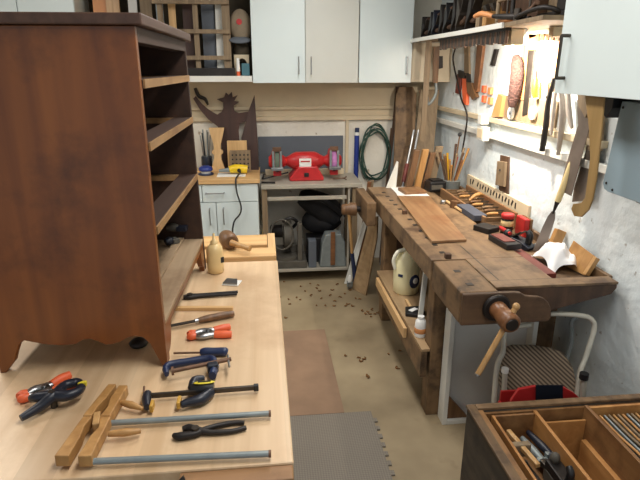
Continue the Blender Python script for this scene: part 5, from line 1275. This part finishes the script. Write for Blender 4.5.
for k in range(15):
    x = 1.096+k*.0165
    s_ = thing('panel_saw', 'thin steel saw blade standing on edge in right till', 'saw', (x, 1.2, .331), group='saws standing in the right till')
    part(MB().poly([(x, Y0+.06, .332), (x, 1.425, .332), (x, 1.43, .455), (x, Y0+.10, .470)], (.002, 0, 0)), 'blade', 'steel' if k % 3 else 'dsteel', s_)
    part(MB().tube([(x+.001, Y0+.08, .474), (x+.004*(k % 2)+.001, 1.2, .470), (x-.002, 1.32, .468), (x, 1.432, .466)], .0036, 6, 3, 1.5), 'spine', ['brown2', 'boxwood_l', 'galv', 'brown2', 'oak'][k % 5], s_)
single(MB().box((1.089, 1.36, .462), (.012, .05, .03)), 'small_block', 'black', 'small black block in corner of the right till', 'block', bv=.002)
# tools in left till
tz = .371
g = thing('marking_gauge', 'pale wooden beam gauge lying on tools in left till', 'gauge', (.79, 1.33, tz))
a, b = AZ(508, 431, .455), AZ(538, 466, .455)
part(MB().bar(a, b, .016, .015), 'beam', 'handle_y', g, .002)
m = a*.55+b*.45
part(MB().bar(m+V((-.03, .0, -.012)), m+V((.03, .0, -.012)), .022, .045), 'fence', 'brown2', g, .003)
for k, (p_, q_, m1, m2, lab) in enumerate([((503, 440), (535, 480), 'iron', 'brown', 'dark brown-handled tool at left in the left till'), ((522, 438), (556, 476), 'dsteel', 'galv', 'dark grey steel tool across middle of left till'), ((528, 432), (566, 470), 'slate', 'navy2', 'blue-black tool along right side of left till')]):
    a, b = AZ(p_[0], p_[1], .40+.012*k), AZ(q_[0], q_[1], .40+.012*k)
    b = a+(b-a)*1.25; c = (a+b)/2
    s_ = thing('hand_tool', lab, 'hand tool', (c.x, c.y, tz))
    part(MB().tube([a, a*.7+b*.3, c], [.009, .014, .011], 10, 3), 'handle', m2, s_)
    part(MB().bar(c, b, .026, .020), 'body', m1, s_, .003)
    part(MB().bar(c+V((-.018, 0, -.004)), c+V((.018, 0, -.004)), .016, .026), 'collar', 'galv', s_, .002)
pc = AZ(567, 474, .42); pc = V((min(pc.x, .86), pc.y, tz))
s_ = thing('hand_plane', 'dark block plane at near end of the left till', 'hand plane', tuple(pc))
part(MB().box(pc+V((0, -.02, .058)), (.045, .13, .030)), 'body', 'iron', s_, .004)
part(MB().box(pc+V((0, -.02, .021)), (.045, .13, .042)), 'sole', 'greytool', s_, .003)
part(MB().ell(pc+V((0, .03, .085)), (.016, .016, .02), 12, 8), 'knob', 'greytool', s_)
part(MB().tube([pc+V((0, -.05, .07)), pc+V((0, -.055, .10)), pc+V((0, -.04, .115))], [.012, .012, .009], 10, 3), 'tote', 'black', s_)

# grey cables / rods leaning on wall at right edge
single(MB().cyl((1.39, 1.56, .52), (1.36, 1.70, .006), .0045, n=8), 'metal_rod', 'dsteel', 'thin grey rod leaning on wall right of the chair', 'rod')

g = thing('shelf_lamp', 'cream lamp housing fixed under the tool shelf above the fibrous bundle', 'lamp', (1.22, 2.62, SZ-.002))
part(MB().bx(1.17, 1.235, 2.56, 2.66, SZ-.075, SZ-.001), 'housing', 'cream', g, .004)
part(MB().poly([(1.2355, 2.57, SZ-.002), (1.2355, 2.57, SZ-.03), (1.245, 2.57, SZ-.03), (1.262, 2.57, SZ-.002)], (0, .08, 0)), 'shade', 'white', g, .002)
# ------------------------------------------------------------------ light
def area(name, loc, size, power, color, rot=(0, 0, 0), sy=None):
    l = bpy.data.lights.new(name, 'AREA'); l.energy = power; l.color = color; l.shape = 'RECTANGLE'; l.size = size; l.size_y = sy or size
    o = bpy.data.objects.new(name, l); COL.objects.link(o); o.location = loc; o.rotation_euler = rot; return o
cool = (1.0, .97, .93)
area('ceiling_lamp_near', (.35, .9, 2.42), .3, 20, cool, sy=1.2)
area('ceiling_lamp_left', (-1.5, 2.3, 2.42), .3, 26, cool, sy=1.2)
area('ceiling_lamp_mid', (.35, 2.7, 2.42), .3, 20, cool, sy=1.2)
o = area('shelf_lamp_bulb', (1.19, 2.64, SZ-.078), .10, 26, (1, .88, .74), sy=.06)
o.rotation_euler = V((.72, .24, -.65)).to_track_quat('-Z', 'Y').to_euler()
w = bpy.data.worlds.new('world'); bpy.context.scene.world = w; w.use_nodes = True
w.node_tree.nodes['Background'].inputs[0].default_value = (.85, .92, 1, 1); w.node_tree.nodes['Background'].inputs[1].default_value = .6
vs = bpy.context.scene.view_settings
vs.view_transform = 'Standard'; vs.look = 'None'; vs.gamma = 1; vs.use_curve_mapping = False; vs.exposure = 0.2
bpy.context.scene.display_settings.display_device = 'sRGB'
